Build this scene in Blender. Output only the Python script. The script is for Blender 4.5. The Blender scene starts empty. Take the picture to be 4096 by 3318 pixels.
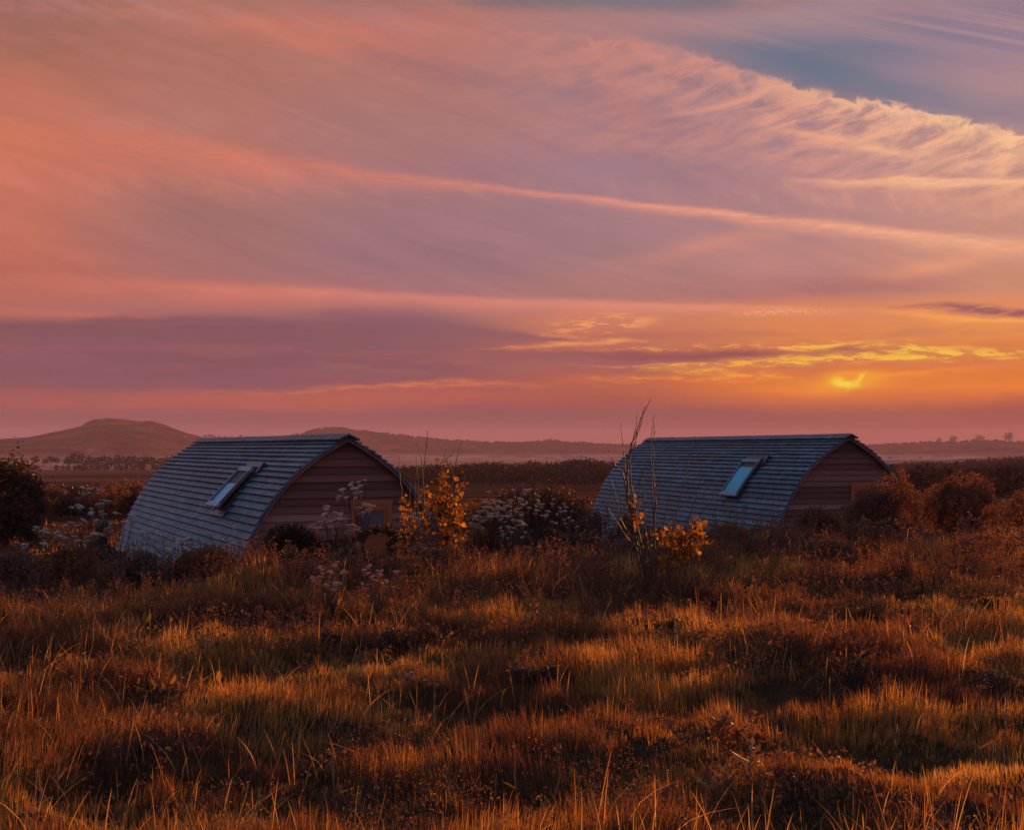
import bpy, math, random
import numpy as np
from mathutils import Vector
random.seed(7); RNG = np.random.default_rng(11)
C = bpy.context.scene.collection
sc = bpy.context.scene
F = 5000.0; HV = 1791.0; EYE = 1.7          # focal length and horizon measured on the 4096 px photograph

# ---------------------------------------------------------------- camera
cam = bpy.data.cameras.new('camera'); co = bpy.data.objects.new('camera', cam); C.objects.link(co)
cam.sensor_width = 36.0; cam.lens = 36.0 * F / 4096.0
cam.shift_y = (HV - 1659.0) / 4096.0
cam.clip_start = 0.1; cam.clip_end = 20000
co.location = (0, 0, EYE); co.rotation_euler = (math.radians(90), 0, 0)
sc.camera = co

# ---------------------------------------------------------------- exposure
vs = sc.view_settings
vs.view_transform = 'Standard'; vs.look = 'None'; vs.exposure = 0.0; vs.gamma = 1.0; vs.use_curve_mapping = False
cy = sc.cycles
cy.use_denoising = True
cy.max_bounces = 6; cy.diffuse_bounces = 2; cy.glossy_bounces = 2; cy.transmission_bounces = 4
cy.transparent_max_bounces = 4; cy.volume_bounces = 1
cy.caustics_reflective = False; cy.caustics_refractive = False
cy.sample_clamp_indirect = 4.0

# ---------------------------------------------------------------- sun
SUN_AZ = math.radians(23); SUN_EL = math.radians(6.2)
sl = bpy.data.lights.new('sun', 'SUN'); so = bpy.data.objects.new('sun', sl); C.objects.link(so)
sl.energy = 5.0; sl.angle = math.radians(0.6); sl.color = (1.0, 0.425, 0.09)
sd = Vector((math.sin(SUN_AZ) * math.cos(SUN_EL), math.cos(SUN_AZ) * math.cos(SUN_EL), math.sin(SUN_EL)))
so.rotation_euler = sd.to_track_quat('Z', 'Y').to_euler(); so.location = (60, 60, 40)

# ---------------------------------------------------------------- node helper
def lin(c):
    return [((x / 255) / 12.92 if x <= 10 else (((x / 255) + .055) / 1.055) ** 2.4) for x in c]
class NT:
    def __init__(s, nt): s.nt = nt; s.N = nt.nodes; s.L = nt.links
    def put(s, sock, v):
        if isinstance(v, bpy.types.NodeSocket): s.L.new(v, sock)
        elif v is not None: sock.default_value = v
    def m(s, op, a, b=None, c=None, clamp=False):
        n = s.N.new('ShaderNodeMath'); n.operation = op; n.use_clamp = clamp
        s.put(n.inputs[0], a)
        if b is not None: s.put(n.inputs[1], b)
        if c is not None: s.put(n.inputs[2], c)
        return n.outputs[0]
    def mr(s, v, a, b, c=0.0, d=1.0, smooth=True):
        n = s.N.new('ShaderNodeMapRange'); n.interpolation_type = 'SMOOTHSTEP' if smooth else 'LINEAR'
        s.put(n.inputs[0], v)
        for i, q in zip((1, 2, 3, 4), (a, b, c, d)): s.put(n.inputs[i], q)
        return n.outputs[0]
    def xyz(s, x, y, z=0.0):
        n = s.N.new('ShaderNodeCombineXYZ')
        for i, v in enumerate((x, y, z)): s.put(n.inputs[i], v)
        return n.outputs[0]
    def noise(s, vec, scale=1.0, detail=4.0, rough=.5, dist=0.0, col=False):
        n = s.N.new('ShaderNodeTexNoise'); s.put(n.inputs['Vector'], vec)
        n.inputs['Scale'].default_value = scale; n.inputs['Detail'].default_value = detail
        n.inputs['Roughness'].default_value = rough; n.inputs['Distortion'].default_value = dist
        return n.outputs['Color' if col else 'Fac']
    def ramp(s, fac, stops, interp='LINEAR'):
        n = s.N.new('ShaderNodeValToRGB'); s.put(n.inputs[0], fac); r = n.color_ramp; r.interpolation = interp
        while len(r.elements) < len(stops): r.elements.new(.5)
        for e, (p, c) in zip(r.elements, sorted(stops, key=lambda q: q[0])): e.position = p; e.color = (*c[:3], 1)
        return n.outputs[0]
    def mix(s, f, a, b, mode='MIX'):
        n = s.N.new('ShaderNodeMix'); n.data_type = 'RGBA'; n.blend_type = mode
        s.put(n.inputs[0], f)
        for k, v in ((6, a), (7, b)):
            if isinstance(v, bpy.types.NodeSocket): s.L.new(v, n.inputs[k])
            else: n.inputs[k].default_value = (*v[:3], 1)
        return n.outputs[2]
    def sep(s, v):
        n = s.N.new('ShaderNodeSeparateXYZ'); s.L.new(v, n.inputs[0]); return n.outputs

# ---------------------------------------------------------------- sky
w = bpy.data.worlds.new('World'); sc.world = w; w.use_nodes = True
nt = w.node_tree; nt.nodes.clear(); T = NT(nt)
geo = T.N.new('ShaderNodeTexCoord'); d = T.sep(geo.outputs['Generated'])
hyp = T.m('SQRT', T.m('ADD', T.m('ADD', T.m('MULTIPLY', d[0], d[0]), T.m('MULTIPLY', d[1], d[1])), 1e-6))
A = T.m('ARCTAN2', d[0], d[1])              # bearing, 0 = looking direction of the photograph
Ev = T.m('DIVIDE', d[2], hyp)               # tangent of the elevation
AR = 0.42
An = T.mr(A, -AR, AR, 0, 1, smooth=False)
def ang(u, v):
    a = math.atan((u - 2048) / F); return (a + AR) / (2 * AR), (HV - v) / F * math.cos(a)
vecAE = T.xyz(A, Ev)
US = [0, 800, 1600, 2400, 3200, 4096]
ROWS = [
 (-1500, [(92,100,125), (88,105,130), (84,110,138), (80,115,142), (80,115,142), (84,112,138)]),
 (-700, [(120,100,110), (118,102,112), (112,105,118), (105,110,128), (105,112,135), (110,112,135)]),
 (-60, [(150,104,98), (160,110,102), (150,112,108), (128,114,120), (165,130,136), (158,126,138)]),
 (90, [(158,104,94), (186,116,100), (192,116,104), (178,126,124), (168,132,138), (158,126,140)]),
 (260, [(166,105,90), (178,112,98), (184,118,108), (178,122,120), (120,118,136), (150,124,142)]),
 (520, [(202,114,92), (184,116,104), (174,118,114), (176,122,126), (176,128,132), (196,142,138)]),
 (700, [(204,112,92), (190,116,104), (172,116,118), (164,122,132), (178,128,132), (200,142,130)]),
 (900, [(206,114,94), (170,112,106), (164,116,120), (168,122,128), (182,130,130), (204,142,128)]),
 (1050, [(200,110,92), (172,110,106), (160,113,120), (168,120,122), (196,132,124), (212,144,122)]),
 (1180, [(186,104,90), (178,108,102), (170,112,114), (182,120,114), (188,120,114), (212,140,112)]),
 (1270, [(182,106,96), (164,104,106), (148,100,106), (204,122,98), (222,134,92), (240,144,88)]),
 (1345, [(132,84,92), (130,84,92), (132,88,96), (200,114,90), (236,138,80), (244,148,76)]),
 (1440, [(128,82,92), (126,80,92), (130,84,92), (172,94,84), (206,110,72), (224,120,62)]),
 (1530, [(130,82,92), (128,82,94), (138,84,92), (180,92,74), (208,102,52), (226,112,42)]),
 (1600, [(152,86,86), (164,88,82), (182,92,78), (164,80,70), (196,92,50), (212,98,44)]),
 (1665, [(124,78,88), (122,78,90), (130,77,85), (134,75,80), (140,72,70), (150,70,60)]),
 (1760, [(132,86,96), (136,84,94), (152,86,94), (156,83,88), (170,82,76), (174,78,66)]),
 (1900, [(140,86,92), (140,86,92), (152,88,92), (162,88,88), (174,88,80), (178,84,72)]),
]
def rows(rs):
    col = None; prev = None
    for v, cs in rs:
        kr = .975 if v < 1200 else .98; r = T.ramp(Aw, [(ang(u, v)[0], lin((c[0] * kr, c[1] * 1.003, c[2] * 1.005))) for u, c in zip(US, cs)], 'EASE')
        e = (HV - v) / F
        col = r if col is None else T.mix(T.mr(E1, prev, e), col, r)
        prev = e
    return col
def band(col, pts, top=1.0, bot=1.0, tex=None, E=None, amt=1.0):
    """pts: (u, v, half width px, opacity, sRGB)"""
    a = T.ramp(An, [(ang(p[0], p[1])[0], (ang(p[0], p[1])[1] / .4, p[2] / F * 10, p[3])) for p in pts], 'CARDINAL' if len(pts) > 2 else 'EASE')
    n = T.N.new('ShaderNodeSeparateColor'); T.L.new(a, n.inputs[0])
    cen = T.m('MULTIPLY', n.outputs[0], .4); wid = T.m('MAXIMUM', T.m('MULTIPLY', n.outputs[1], .1), .0004)
    x = T.m('DIVIDE', T.m('SUBTRACT', E or E1, cen), wid)
    x = T.m('ADD', T.m('MULTIPLY', T.m('MAXIMUM', x, 0.0), top), T.m('MULTIPLY', T.m('MINIMUM', x, 0.0), bot))
    k = T.m('POWER', 2.718, T.m('MULTIPLY', T.m('MULTIPLY', x, x), -1.0))
    k = T.m('MULTIPLY', k, n.outputs[2])
    if tex is not None: k = T.m('MULTIPLY', k, T.m('ADD', T.m('MULTIPLY', tex, amt), 1 - amt), clamp=True)
    cc = T.ramp(An, [(ang(p[0], p[1])[0], lin(p[4])) for p in pts])
    return T.mix(k, col, cc)
def spot(col, u, v, ru, rv, c, tilt=0, hard=1.0, gain=1.0):
    a0 = math.atan((u - 2048) / F); e0 = (HV - v) / F * math.cos(a0)
    da = T.m('SUBTRACT', A, a0); de = T.m('SUBTRACT', E2 if hard > 1.5 else E1, e0)
    ct, st = math.cos(tilt), math.sin(tilt)
    p = T.m('DIVIDE', T.m('ADD', T.m('MULTIPLY', da, ct), T.m('MULTIPLY', de, st)), ru / F)
    q = T.m('DIVIDE', T.m('SUBTRACT', T.m('MULTIPLY', de, ct), T.m('MULTIPLY', da, st)), rv / F)
    r = T.m('ADD', T.m('MULTIPLY', p, p), T.m('MULTIPLY', q, q))
    k = T.m('POWER', 2.718, T.m('MULTIPLY', T.m('POWER', r, hard), -1.0))
    return T.mix(T.m('MULTIPLY', k, gain, clamp=True), col, [x for x in lin(c)])
def upper_sky():
    global E1, E2, E0, Aw
    # slow waviness so that no band runs straight
    w1 = T.m('SUBTRACT', T.noise(T.xyz(T.m('MULTIPLY', A, 5), T.m('MULTIPLY', Ev, 16)), 1, 3), .5)
    w2 = T.m('SUBTRACT', T.noise(T.xyz(T.m('MULTIPLY', A, 22), T.m('MULTIPLY', Ev, 110), 3.3), 1, 6, .6), .5)
    E1 = T.m('ADD', Ev, T.m('MULTIPLY', w1, .022))
    E2 = T.m('ADD', E1, T.m('MULTIPLY', w2, .012))
    Aw = T.m('ADD', An, T.m('MULTIPLY', w1, .12))

    fib = T.noise(T.xyz(T.m('MULTIPLY', A, 14), T.m('MULTIPLY', Ev, 70), 7.7), 1, 5, .6)
    fib2 = T.noise(T.xyz(T.m('MULTIPLY', A, 60), T.m('MULTIPLY', Ev, 420), 1.7), 1, 5, .62)
    E0 = T.m('ADD', Ev, T.m('MULTIPLY', T.m('SUBTRACT', E2, Ev), .28))
    t1 = T.mr(fib, .35, .68); t2 = T.mr(fib2, .38, .66)
    col = rows([q for q in ROWS if q[0] <= 1300])
    # soft large patches
    col = band(col, [(0,40,60,.5,(150,100,94)), (1100,40,60,.5,(160,110,102)), (1500,0,50,.6,(148,112,104))], tex=t1)
    col = band(col, [(500,60,50,0,(200,116,96)), (900,90,45,.7,(206,116,94)), (1200,120,60,.9,(214,120,96)), (1700,230,45,.6,(200,116,102)), (2000,300,40,.5,(200,122,110)), (2500,380,60,0,(200,122,110))], tex=t1, amt=.6)
    col = band(col, [(1300,180,40,0,(150,108,108)), (1700,265,45,.7,(152,108,112)), (2050,340,50,.6,(152,110,118)), (2500,440,60,0,(150,112,122))])
    col = band(col, [(1750,40,0,0,(130,110,118)), (2000,20,30,.8,(132,112,118)), (2500,0,40,1,(126,116,124)), (2900,-20,40,.9,(130,116,126)), (3100,-60,30,0,(140,120,130))], top=.5)
    # blue wedge of clear sky
    col = band(col, [(2500,130,30,0,(120,116,132)), (2900,190,50,.55,(118,120,138)), (3200,265,70,.9,(104,116,136)), (3500,340,80,.85,(108,118,138)), (3800,400,90,.7,(112,118,140)), (4096,440,110,.6,(120,120,142))], top=1.2, E=E1)
    col = band(col, [(1850,330,90,.0,(160,120,124)), (2150,330,120,.6,(152,118,126)), (2600,420,130,.7,(150,120,132)), (3100,560,110,.7,(160,126,136)), (3700,660,70,.7,(168,128,136)), (4096,650,70,.7,(160,126,136))], tex=T.mr(T.noise(T.xyz(T.m('MULTIPLY', A, 20), T.m('MULTIPLY', Ev, 48), 13.0), 1, 5, .6, .4), .42, .6))
    # streaks high on the right
    rotT = T.xyz(T.m('ADD', T.m('MULTIPLY', A, 8), T.m('MULTIPLY', Ev, 30)), T.m('SUBTRACT', T.m('MULTIPLY', Ev, 120), T.m('MULTIPLY', A, -38)), .5)
    t3 = T.mr(T.noise(rotT, 1.2, 4, .55), .42, .68)
    col = band(col, [(2600,90,60,.3,(178,134,138)), (3300,110,90,.5,(184,140,142)), (4096,120,100,.7,(196,148,146))], tex=t3)
    # contrail veils
    col = band(col, [(0,545,120,.8,(208,116,90)), (500,560,100,.85,(214,120,94)), (950,625,66,.8,(214,122,100)), (1450,695,40,.75,(216,128,110)), (2000,752,18,.8,(222,136,118)), (2500,812,16,.95,(236,150,126)), (3000,868,22,1,(242,160,130)), (3500,918,28,1,(246,172,134)), (4096,978,32,.9,(250,178,136))], top=1.5, bot=.8, tex=t2, amt=.35, E=E0)
    col = band(col, [(0,1110,50,.5,(210,114,96)), (800,1150,55,.85,(212,120,102)), (1600,1185,38,.9,(212,128,114)), (2400,1215,30,.9,(224,140,118)), (3100,1232,20,.6,(236,150,118)), (3600,1240,16,.2,(240,154,118))], top=2.2, bot=.75, tex=t1, amt=.3, E=E0)
    # feathery cirrus below the diagonal edge
    ca, sa = math.cos(math.radians(16)), math.sin(math.radians(16))
    along = T.m('ADD', T.m('MULTIPLY', A, ca), T.m('MULTIPLY', Ev, sa)); acr = T.m('SUBTRACT', T.m('MULTIPLY', Ev, ca), T.m('MULTIPLY', A, sa))
    fe = T.noise(T.xyz(T.m('MULTIPLY', along, 26), T.m('MULTIPLY', acr, 95), 2.1), 1, 7, .62, .35)
    lob = T.noise(T.xyz(T.m('MULTIPLY', along, 42), T.m('MULTIPLY', acr, 55), 9.0), 1, 5, .6, .6)
    vert = T.noise(T.xyz(T.m('ADD', T.m('MULTIPLY', A, 46), T.m('MULTIPLY', Ev, 20)), T.m('MULTIPLY', Ev, 20), 4.0), 1, 4, .55, .4)
    Ef = T.m('ADD', Ev, T.m('MULTIPLY', T.m('SUBTRACT', lob, .5), .028))
    tf = T.mr(fe, .34, .66); tv = T.mr(vert, .4, .7)
    col = band(col, [(1900,240,110,.1,(212,136,120)), (2300,240,120,.32,(216,140,124)), (2600,270,140,.5,(222,146,128)), (2900,330,120,.65,(228,152,130)), (3200,415,110,.9,(238,166,136)), (3600,480,100,.95,(248,180,142)), (4096,580,100,1,(254,188,144))], top=2.6, bot=.5, tex=tf, amt=1.0, E=Ef)
    col = band(col, [(1900,110,50,.3,(206,128,112)), (2300,160,55,.6,(212,136,122)), (2600,190,45,.7,(218,142,126)), (2900,270,40,.7,(232,156,132)), (3250,365,34,.85,(246,178,142)), (3600,425,34,.95,(252,190,150)), (3850,485,36,1,(255,196,150)), (4096,545,40,1,(255,194,146))], top=3.2, bot=.7, tex=T.mr(lob, .36, .56), amt=.7, E=Ef)
    col = band(col, [(2500,480,20,0,(226,146,126)), (2800,440,16,.6,(238,160,136)), (3050,370,12,.5,(240,164,138)), (3150,345,8,0,(240,164,138))], tex=t2, amt=.3)
    col = band(col, [(3050,520,20,0,(238,160,132)), (3250,550,22,.8,(246,170,136)), (3500,585,26,.9,(254,184,142)), (3750,625,24,.5,(250,180,140)), (4096,640,24,.2,(246,176,138))], E=E2, tex=t1, amt=.4)
    col = band(col, [(3100,720,10,0,(240,166,134)), (3350,716,16,.8,(250,178,138)), (3700,712,15,1,(255,190,146)), (4096,728,14,1,(255,190,146))], E=E2, tex=t2, amt=.25, top=1.3, bot=.8)
    col = band(col, [(2700,760,60,.2,(222,146,128)), (3300,770,70,.45,(232,156,132)), (4096,790,60,.6,(246,172,136))], tex=tv, amt=.9)
    col = band(col, [(2050,540,50,.2,(196,132,126)), (2600,560,80,.4,(206,138,128)), (3200,640,60,.4,(222,150,132)), (4096,820,70,.3,(232,156,130))], tex=tf, amt=.9)
    # soft sweeps above the evening clouds
    col = band(col, [(2300,1080,30,0,(212,136,122)), (2700,1020,40,.6,(216,140,122)), (3100,930,40,.4,(222,146,124)), (3400,880,30,0,(224,148,126))], tex=t1, amt=.4)
    col = band(col, [(3300,1120,30,0,(236,152,118)), (3600,1090,34,.6,(240,156,118)), (3900,1030,36,.6,(242,158,122)), (4096,990,36,.6,(242,160,124))], tex=t1, amt=.5)
    col = band(col, [(3000,1150,30,0,(176,112,108)), (3400,1150,34,.6,(176,112,108)), (3800,1120,34,.3,(190,120,112)), (4096,1090,30,0,(190,120,112))])
    wamt = T.m('MULTIPLY', T.m('SUBTRACT', T.noise(T.xyz(T.m('ADD', T.m('MULTIPLY', A, 9), T.m('MULTIPLY', Ev, 9)), T.m('ADD', T.m('MULTIPLY', Ev, 46), T.m('MULTIPLY', A, 13)), 11.0), 1, 9, .66, .5), .5), .40)
    col = T.mix(1.0, col, T.xyz(T.m('ADD', T.m('MULTIPLY', wamt, 1.25), .975), T.m('ADD', wamt, 1.0), T.m('ADD', T.m('MULTIPLY', wamt, .6), 1.01)), 'MULTIPLY')
    return col
def lower_sky():
    global E1, E2, E0, Aw
    # slow waviness so that no band runs straight
    w1 = T.m('SUBTRACT', T.noise(T.xyz(T.m('MULTIPLY', A, 5), T.m('MULTIPLY', Ev, 16)), 1, 3), .5)
    w2 = T.m('SUBTRACT', T.noise(T.xyz(T.m('MULTIPLY', A, 22), T.m('MULTIPLY', Ev, 110), 3.3), 1, 6, .6), .5)
    E1 = T.m('ADD', Ev, T.m('MULTIPLY', w1, .022))
    E2 = T.m('ADD', E1, T.m('MULTIPLY', w2, .012))
    Aw = T.m('ADD', An, T.m('MULTIPLY', w1, .12))

    fib = T.noise(T.xyz(T.m('MULTIPLY', A, 14), T.m('MULTIPLY', Ev, 70), 7.7), 1, 5, .6)
    fib2 = T.noise(T.xyz(T.m('MULTIPLY', A, 60), T.m('MULTIPLY', Ev, 420), 1.7), 1, 5, .62)
    E0 = T.m('ADD', Ev, T.m('MULTIPLY', T.m('SUBTRACT', E2, Ev), .28))
    t1 = T.mr(fib, .35, .68); t2 = T.mr(fib2, .38, .66)
    col = rows([q for q in ROWS if q[0] >= 1000])
    col = band(col, [(0,1110,50,.5,(210,114,96)), (800,1150,55,.85,(212,120,102)), (1600,1185,38,.9,(212,128,114)), (2400,1215,30,.9,(224,140,118)), (3100,1232,20,.6,(236,150,118)), (3600,1240,16,.2,(240,154,118))], top=2.2, bot=.75, tex=t1, amt=.3, E=E0)
    col = band(col, [(0,1225,20,.6,(196,108,94)), (400,1262,18,.8,(202,114,100)), (850,1288,10,.6,(200,116,104)), (1000,1296,6,0,(190,110,104))], top=1.4, bot=1.0, tex=t1, amt=.3)
    # evening clouds: dark bars, gold edges
    col = band(col, [(1100,1260,30,0,(140,92,100)), (1400,1285,50,.7,(134,90,100)), (1900,1320,44,.9,(140,92,98)), (2250,1350,24,.8,(150,96,98)), (2400,1362,10,0,(170,104,98))], top=1.6, bot=.8, E=E2)
    E3 = E2
    bk = T.mr(T.noise(T.xyz(T.m('MULTIPLY', A, 11), T.m('MULTIPLY', Ev, 95), 21.0), 1, 6, .58, .3), .46, .62)
    col = band(col, [(0,1400,110,.3,(150,96,98)), (900,1410,90,.4,(152,96,98)), (1800,1440,60,.7,(172,102,96)), (2300,1450,50,.3,(180,106,92))], tex=bk)
    col = band(col, [(0,1300,26,.7,(122,80,92)), (700,1290,24,.8,(120,78,92)), (1500,1330,30,.6,(126,84,94)), (2000,1350,24,.3,(140,90,96))], tex=bk, E=E2, amt=.6)
    cl = T.noise(T.xyz(T.m('MULTIPLY', A, 55), T.m('MULTIPLY', Ev, 320), 5.5), 1, 8, .62, .3)
    g1 = T.mr(cl, .47, .6); g1b = T.mr(cl, .45, .52)
    col = band(col, [(2050,1300,20,0,(228,138,92)), (2300,1300,40,.9,(246,152,98)), (2500,1288,32,.95,(252,162,104)), (2720,1290,10,0,(246,158,100))], tex=g1, amt=.9, E=E2)
    col = band(col, [(1700,1402,3,0,(214,112,76)), (2000,1396,6,.9,(240,132,80)), (2200,1376,9,1,(252,156,86)), (2450,1366,9,1,(255,164,88)), (2640,1368,3,0,(250,156,86))], E=E2, tex=t2, amt=.4)
    col = band(col, [(2900,1266,14,0,(246,158,110)), (3000,1265,16,.8,(246,160,112)), (3200,1262,16,.8,(248,160,108)), (3450,1266,10,0,(248,160,104))], tex=T.mr(T.noise(T.xyz(T.m('MULTIPLY', A, 240), T.m('MULTIPLY', Ev, 520), 2.0), 1, 3), .42, .6), amt=.8)
    col = band(col, [(3450,1250,10,0,(250,160,84)), (3700,1262,14,.9,(252,168,84)), (4096,1272,12,1,(255,176,84))], E=E2, tex=t2, amt=.3)
    col = band(col, [(3500,1238,6,0,(160,100,98)), (3750,1228,16,.85,(158,98,98)), (4096,1236,22,1,(150,90,94))], E=E2, top=1.2, bot=1.4, tex=T.mr(fib2, .3, .5), amt=.5)
    col = band(col, [(1500,1425,50,.2,(140,88,94)), (2000,1430,44,.8,(148,92,94)), (2600,1435,34,.8,(160,98,96)), (3300,1450,30,.6,(196,112,90)), (4096,1460,30,.4,(214,120,84))])
    col = band(col, [(2000,1402,8,0,(238,140,78)), (2500,1398,9,.8,(248,154,80)), (3000,1402,15,1,(255,176,74)), (3400,1404,28,1,(255,196,70)), (3700,1410,30,1,(255,204,72)), (4096,1412,17,1,(255,192,74))], E=E3, tex=g1, amt=.88)
    col = band(col, [(2050,1414,12,.6,(150,90,94)), (2600,1420,18,1,(146,82,84)), (3000,1424,19,1,(146,80,80)), (3200,1428,9,.7,(176,100,86)), (3420,1410,12,.9,(176,98,86)), (3640,1410,7,0,(200,110,80))], E=E2)
    col = band(col, [(2200,1452,5,0,(240,138,74)), (2700,1456,6,.8,(252,160,70)), (3150,1452,12,1,(255,192,64)), (3600,1436,16,1,(255,204,66)), (3780,1446,13,1,(255,206,70)), (3880,1446,4,0,(255,190,64))], E=E3, tex=g1b, amt=.8)
    col = band(col, [(2520,1472,5,0,(255,170,66)), (2650,1468,14,1,(255,184,66)), (2900,1484,14,1,(255,172,60)), (3150,1500,12,1,(255,172,58)), (3260,1506,3,0,(252,164,58))], E=E2, tex=g1, amt=.7)
    col = band(col, [(2200,1510,12,.0,(232,126,70)), (2400,1512,13,.8,(240,136,66)), (2700,1510,14,.8,(246,148,62)), (2900,1508,14,.9,(250,150,56)), (3150,1512,12,.6,(250,150,52)), (3250,1514,9,0,(246,150,60))], E=E2, tex=g1, amt=.7)
    col = band(col, [(3250,1500,8,.0,(246,150,60)), (3380,1506,12,.9,(254,166,46)), (3600,1508,9,.9,(255,170,44)), (3750,1498,12,.7,(250,154,48)), (4000,1470,16,.4,(246,146,56)), (4096,1460,18,.4,(246,146,56))], E=E2, tex=t2, amt=.3)
    col = band(col, [(2900,1550,20,0,(240,130,48)), (3100,1548,22,.7,(250,144,44)), (3380,1552,22,.8,(255,156,40)), (3600,1560,16,.4,(244,132,46)), (3850,1560,26,.7,(248,134,36)), (4096,1560,34,1,(252,136,30))], E=E2, top=1.2, bot=1.3, tex=t1, amt=.3)
    col = band(col, [(100,1572,14,0,(186,96,78)), (700,1570,20,.5,(196,102,78)), (1200,1560,14,.8,(216,116,72)), (1500,1546,12,.9,(234,128,68)), (1900,1538,14,.8,(232,124,66)), (2200,1530,10,.4,(232,124,66)), (2400,1520,8,0,(232,124,66))], E=E2, tex=t2, amt=.75)
    col = band(col, [(0,1600,26,.5,(180,90,82)), (500,1612,28,.8,(184,92,80)), (1200,1590,34,.8,(188,92,78)), (2100,1575,30,.6,(186,90,74)), (2500,1570,20,0,(180,90,76))], E=E2, tex=t1, amt=.45)
    col = band(col, [(2200,1645,60,.3,(142,80,84)), (3400,1650,60,.6,(146,78,76)), (4096,1650,55,.6,(154,76,68))], top=1.2, bot=.7)
    # the sun glowing through a gap in the clouds
    col = spot(col, 3480, 1540, 700, 75, (248, 136, 44), gain=.75)
    col = spot(col, 3400, 1528, 130, 34, (255, 172, 34), hard=1.1, gain=.95)
    col = spot(col, 3382, 1536, 56, 19, (255, 226, 60), tilt=-.28, hard=2.0)
    col = spot(col, 3426, 1530, 44, 10, (255, 206, 50), tilt=.75, hard=2.0)
    col = spot(col, 3400, 1512, 34, 15, (250, 150, 44), hard=2.0, gain=.85)
    return col
colU = upper_sky(); colL = lower_sky()
# dome overhead and behind the camera: dusk blue, unseen, brightened to lift ground shadows
sky = T.N.new('ShaderNodeTexSky'); sky.sky_type = 'NISHITA'; sky.sun_disc = False
sky.sun_elevation = SUN_EL; sky.sun_rotation = SUN_AZ; sky.altitude = 50; sky.dust_density = 3.0; sky.air_density = 1.3
cosA = T.m('DIVIDE', d[1], hyp)
high = T.mr(Ev, .36, .75); side = T.m('MAXIMUM', T.m('MULTIPLY', T.mr(cosA, .915, .81), T.mr(d[0], 0.0, -.1)), T.mr(cosA, .90, .62))
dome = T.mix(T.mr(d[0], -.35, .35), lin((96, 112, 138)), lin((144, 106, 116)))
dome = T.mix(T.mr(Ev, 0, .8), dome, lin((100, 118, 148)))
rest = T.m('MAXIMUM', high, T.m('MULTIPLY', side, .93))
def bg(colour, k=1.0):
    n = T.N.new('ShaderNodeBackground'); T.L.new(colour, n.inputs[0]); n.inputs[1].default_value = k; return n.outputs[0]
def mixs(f, a_, b_):
    n = T.N.new('ShaderNodeMixShader'); T.put(n.inputs[0], f); T.L.new(a_, n.inputs[1]); T.L.new(b_, n.inputs[2]); return n.outputs[0]
cloudy = mixs(T.mr(Ev, (HV - 1222) / F, (HV - 1188) / F), bg(colL), bg(colU))
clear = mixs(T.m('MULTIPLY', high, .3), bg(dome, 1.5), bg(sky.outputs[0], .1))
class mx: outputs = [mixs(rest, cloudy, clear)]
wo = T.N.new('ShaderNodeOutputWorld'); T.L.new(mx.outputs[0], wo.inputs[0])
w.cycles.sampling_method = 'MANUAL'; w.cycles.sample_map_resolution = 512

# ---------------------------------------------------------------- helpers
def P(u, v, Y): return np.array([(u - 2048) / F * Y, Y, EYE + (HV - v) / F * Y])
def Xof(u, Y): return (u - 2048) / F * Y
def tagd(o, label=None, cat=None, group=None, kind=None):
    for k, v in (('label', label), ('category', cat), ('group', group), ('kind', kind)):
        if v: o[k] = v
    return o
def empty(name, loc, rz=0.0, label=None, cat=None, group=None):
    o = bpy.data.objects.new(name, None); C.objects.link(o); o.location = loc; o.rotation_euler = (0, 0, rz)
    o.empty_display_size = .2
    return tagd(o, label, cat, group)
def child(name, mesh, parent):
    o = bpy.data.objects.new(name, mesh); C.objects.link(o); o.parent = parent; return o
def meshnp(name, V, Fs, mat, tint=None, smooth=False):
    """V (n,3); Fs (m,k) int array or list of such arrays"""
    me = bpy.data.meshes.new(name); V = np.asarray(V, dtype=np.float32)
    if not isinstance(Fs, list): Fs = [Fs]
    Fs = [np.asarray(f, dtype=np.int32) for f in Fs if len(f)]
    lt = np.concatenate([np.full(len(f), f.shape[1], dtype=np.int32) for f in Fs])
    li = np.concatenate([f.ravel() for f in Fs])
    me.vertices.add(len(V)); me.vertices.foreach_set('co', V.ravel())
    me.loops.add(len(li)); me.loops.foreach_set('vertex_index', li)
    me.polygons.add(len(lt)); me.polygons.foreach_set('loop_start', np.concatenate([[0], np.cumsum(lt)[:-1]]).astype(np.int32))
    me.polygons.foreach_set('loop_total', lt)
    me.polygons.foreach_set('use_smooth', np.full(len(lt), bool(smooth)))
    if tint is not None:
        a = me.attributes.new('tint', 'FLOAT', 'POINT'); a.data.foreach_set('value', np.asarray(tint, dtype=np.float32))
    me.update(calc_edges=True); me.materials.append(mat)
    return me
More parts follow.
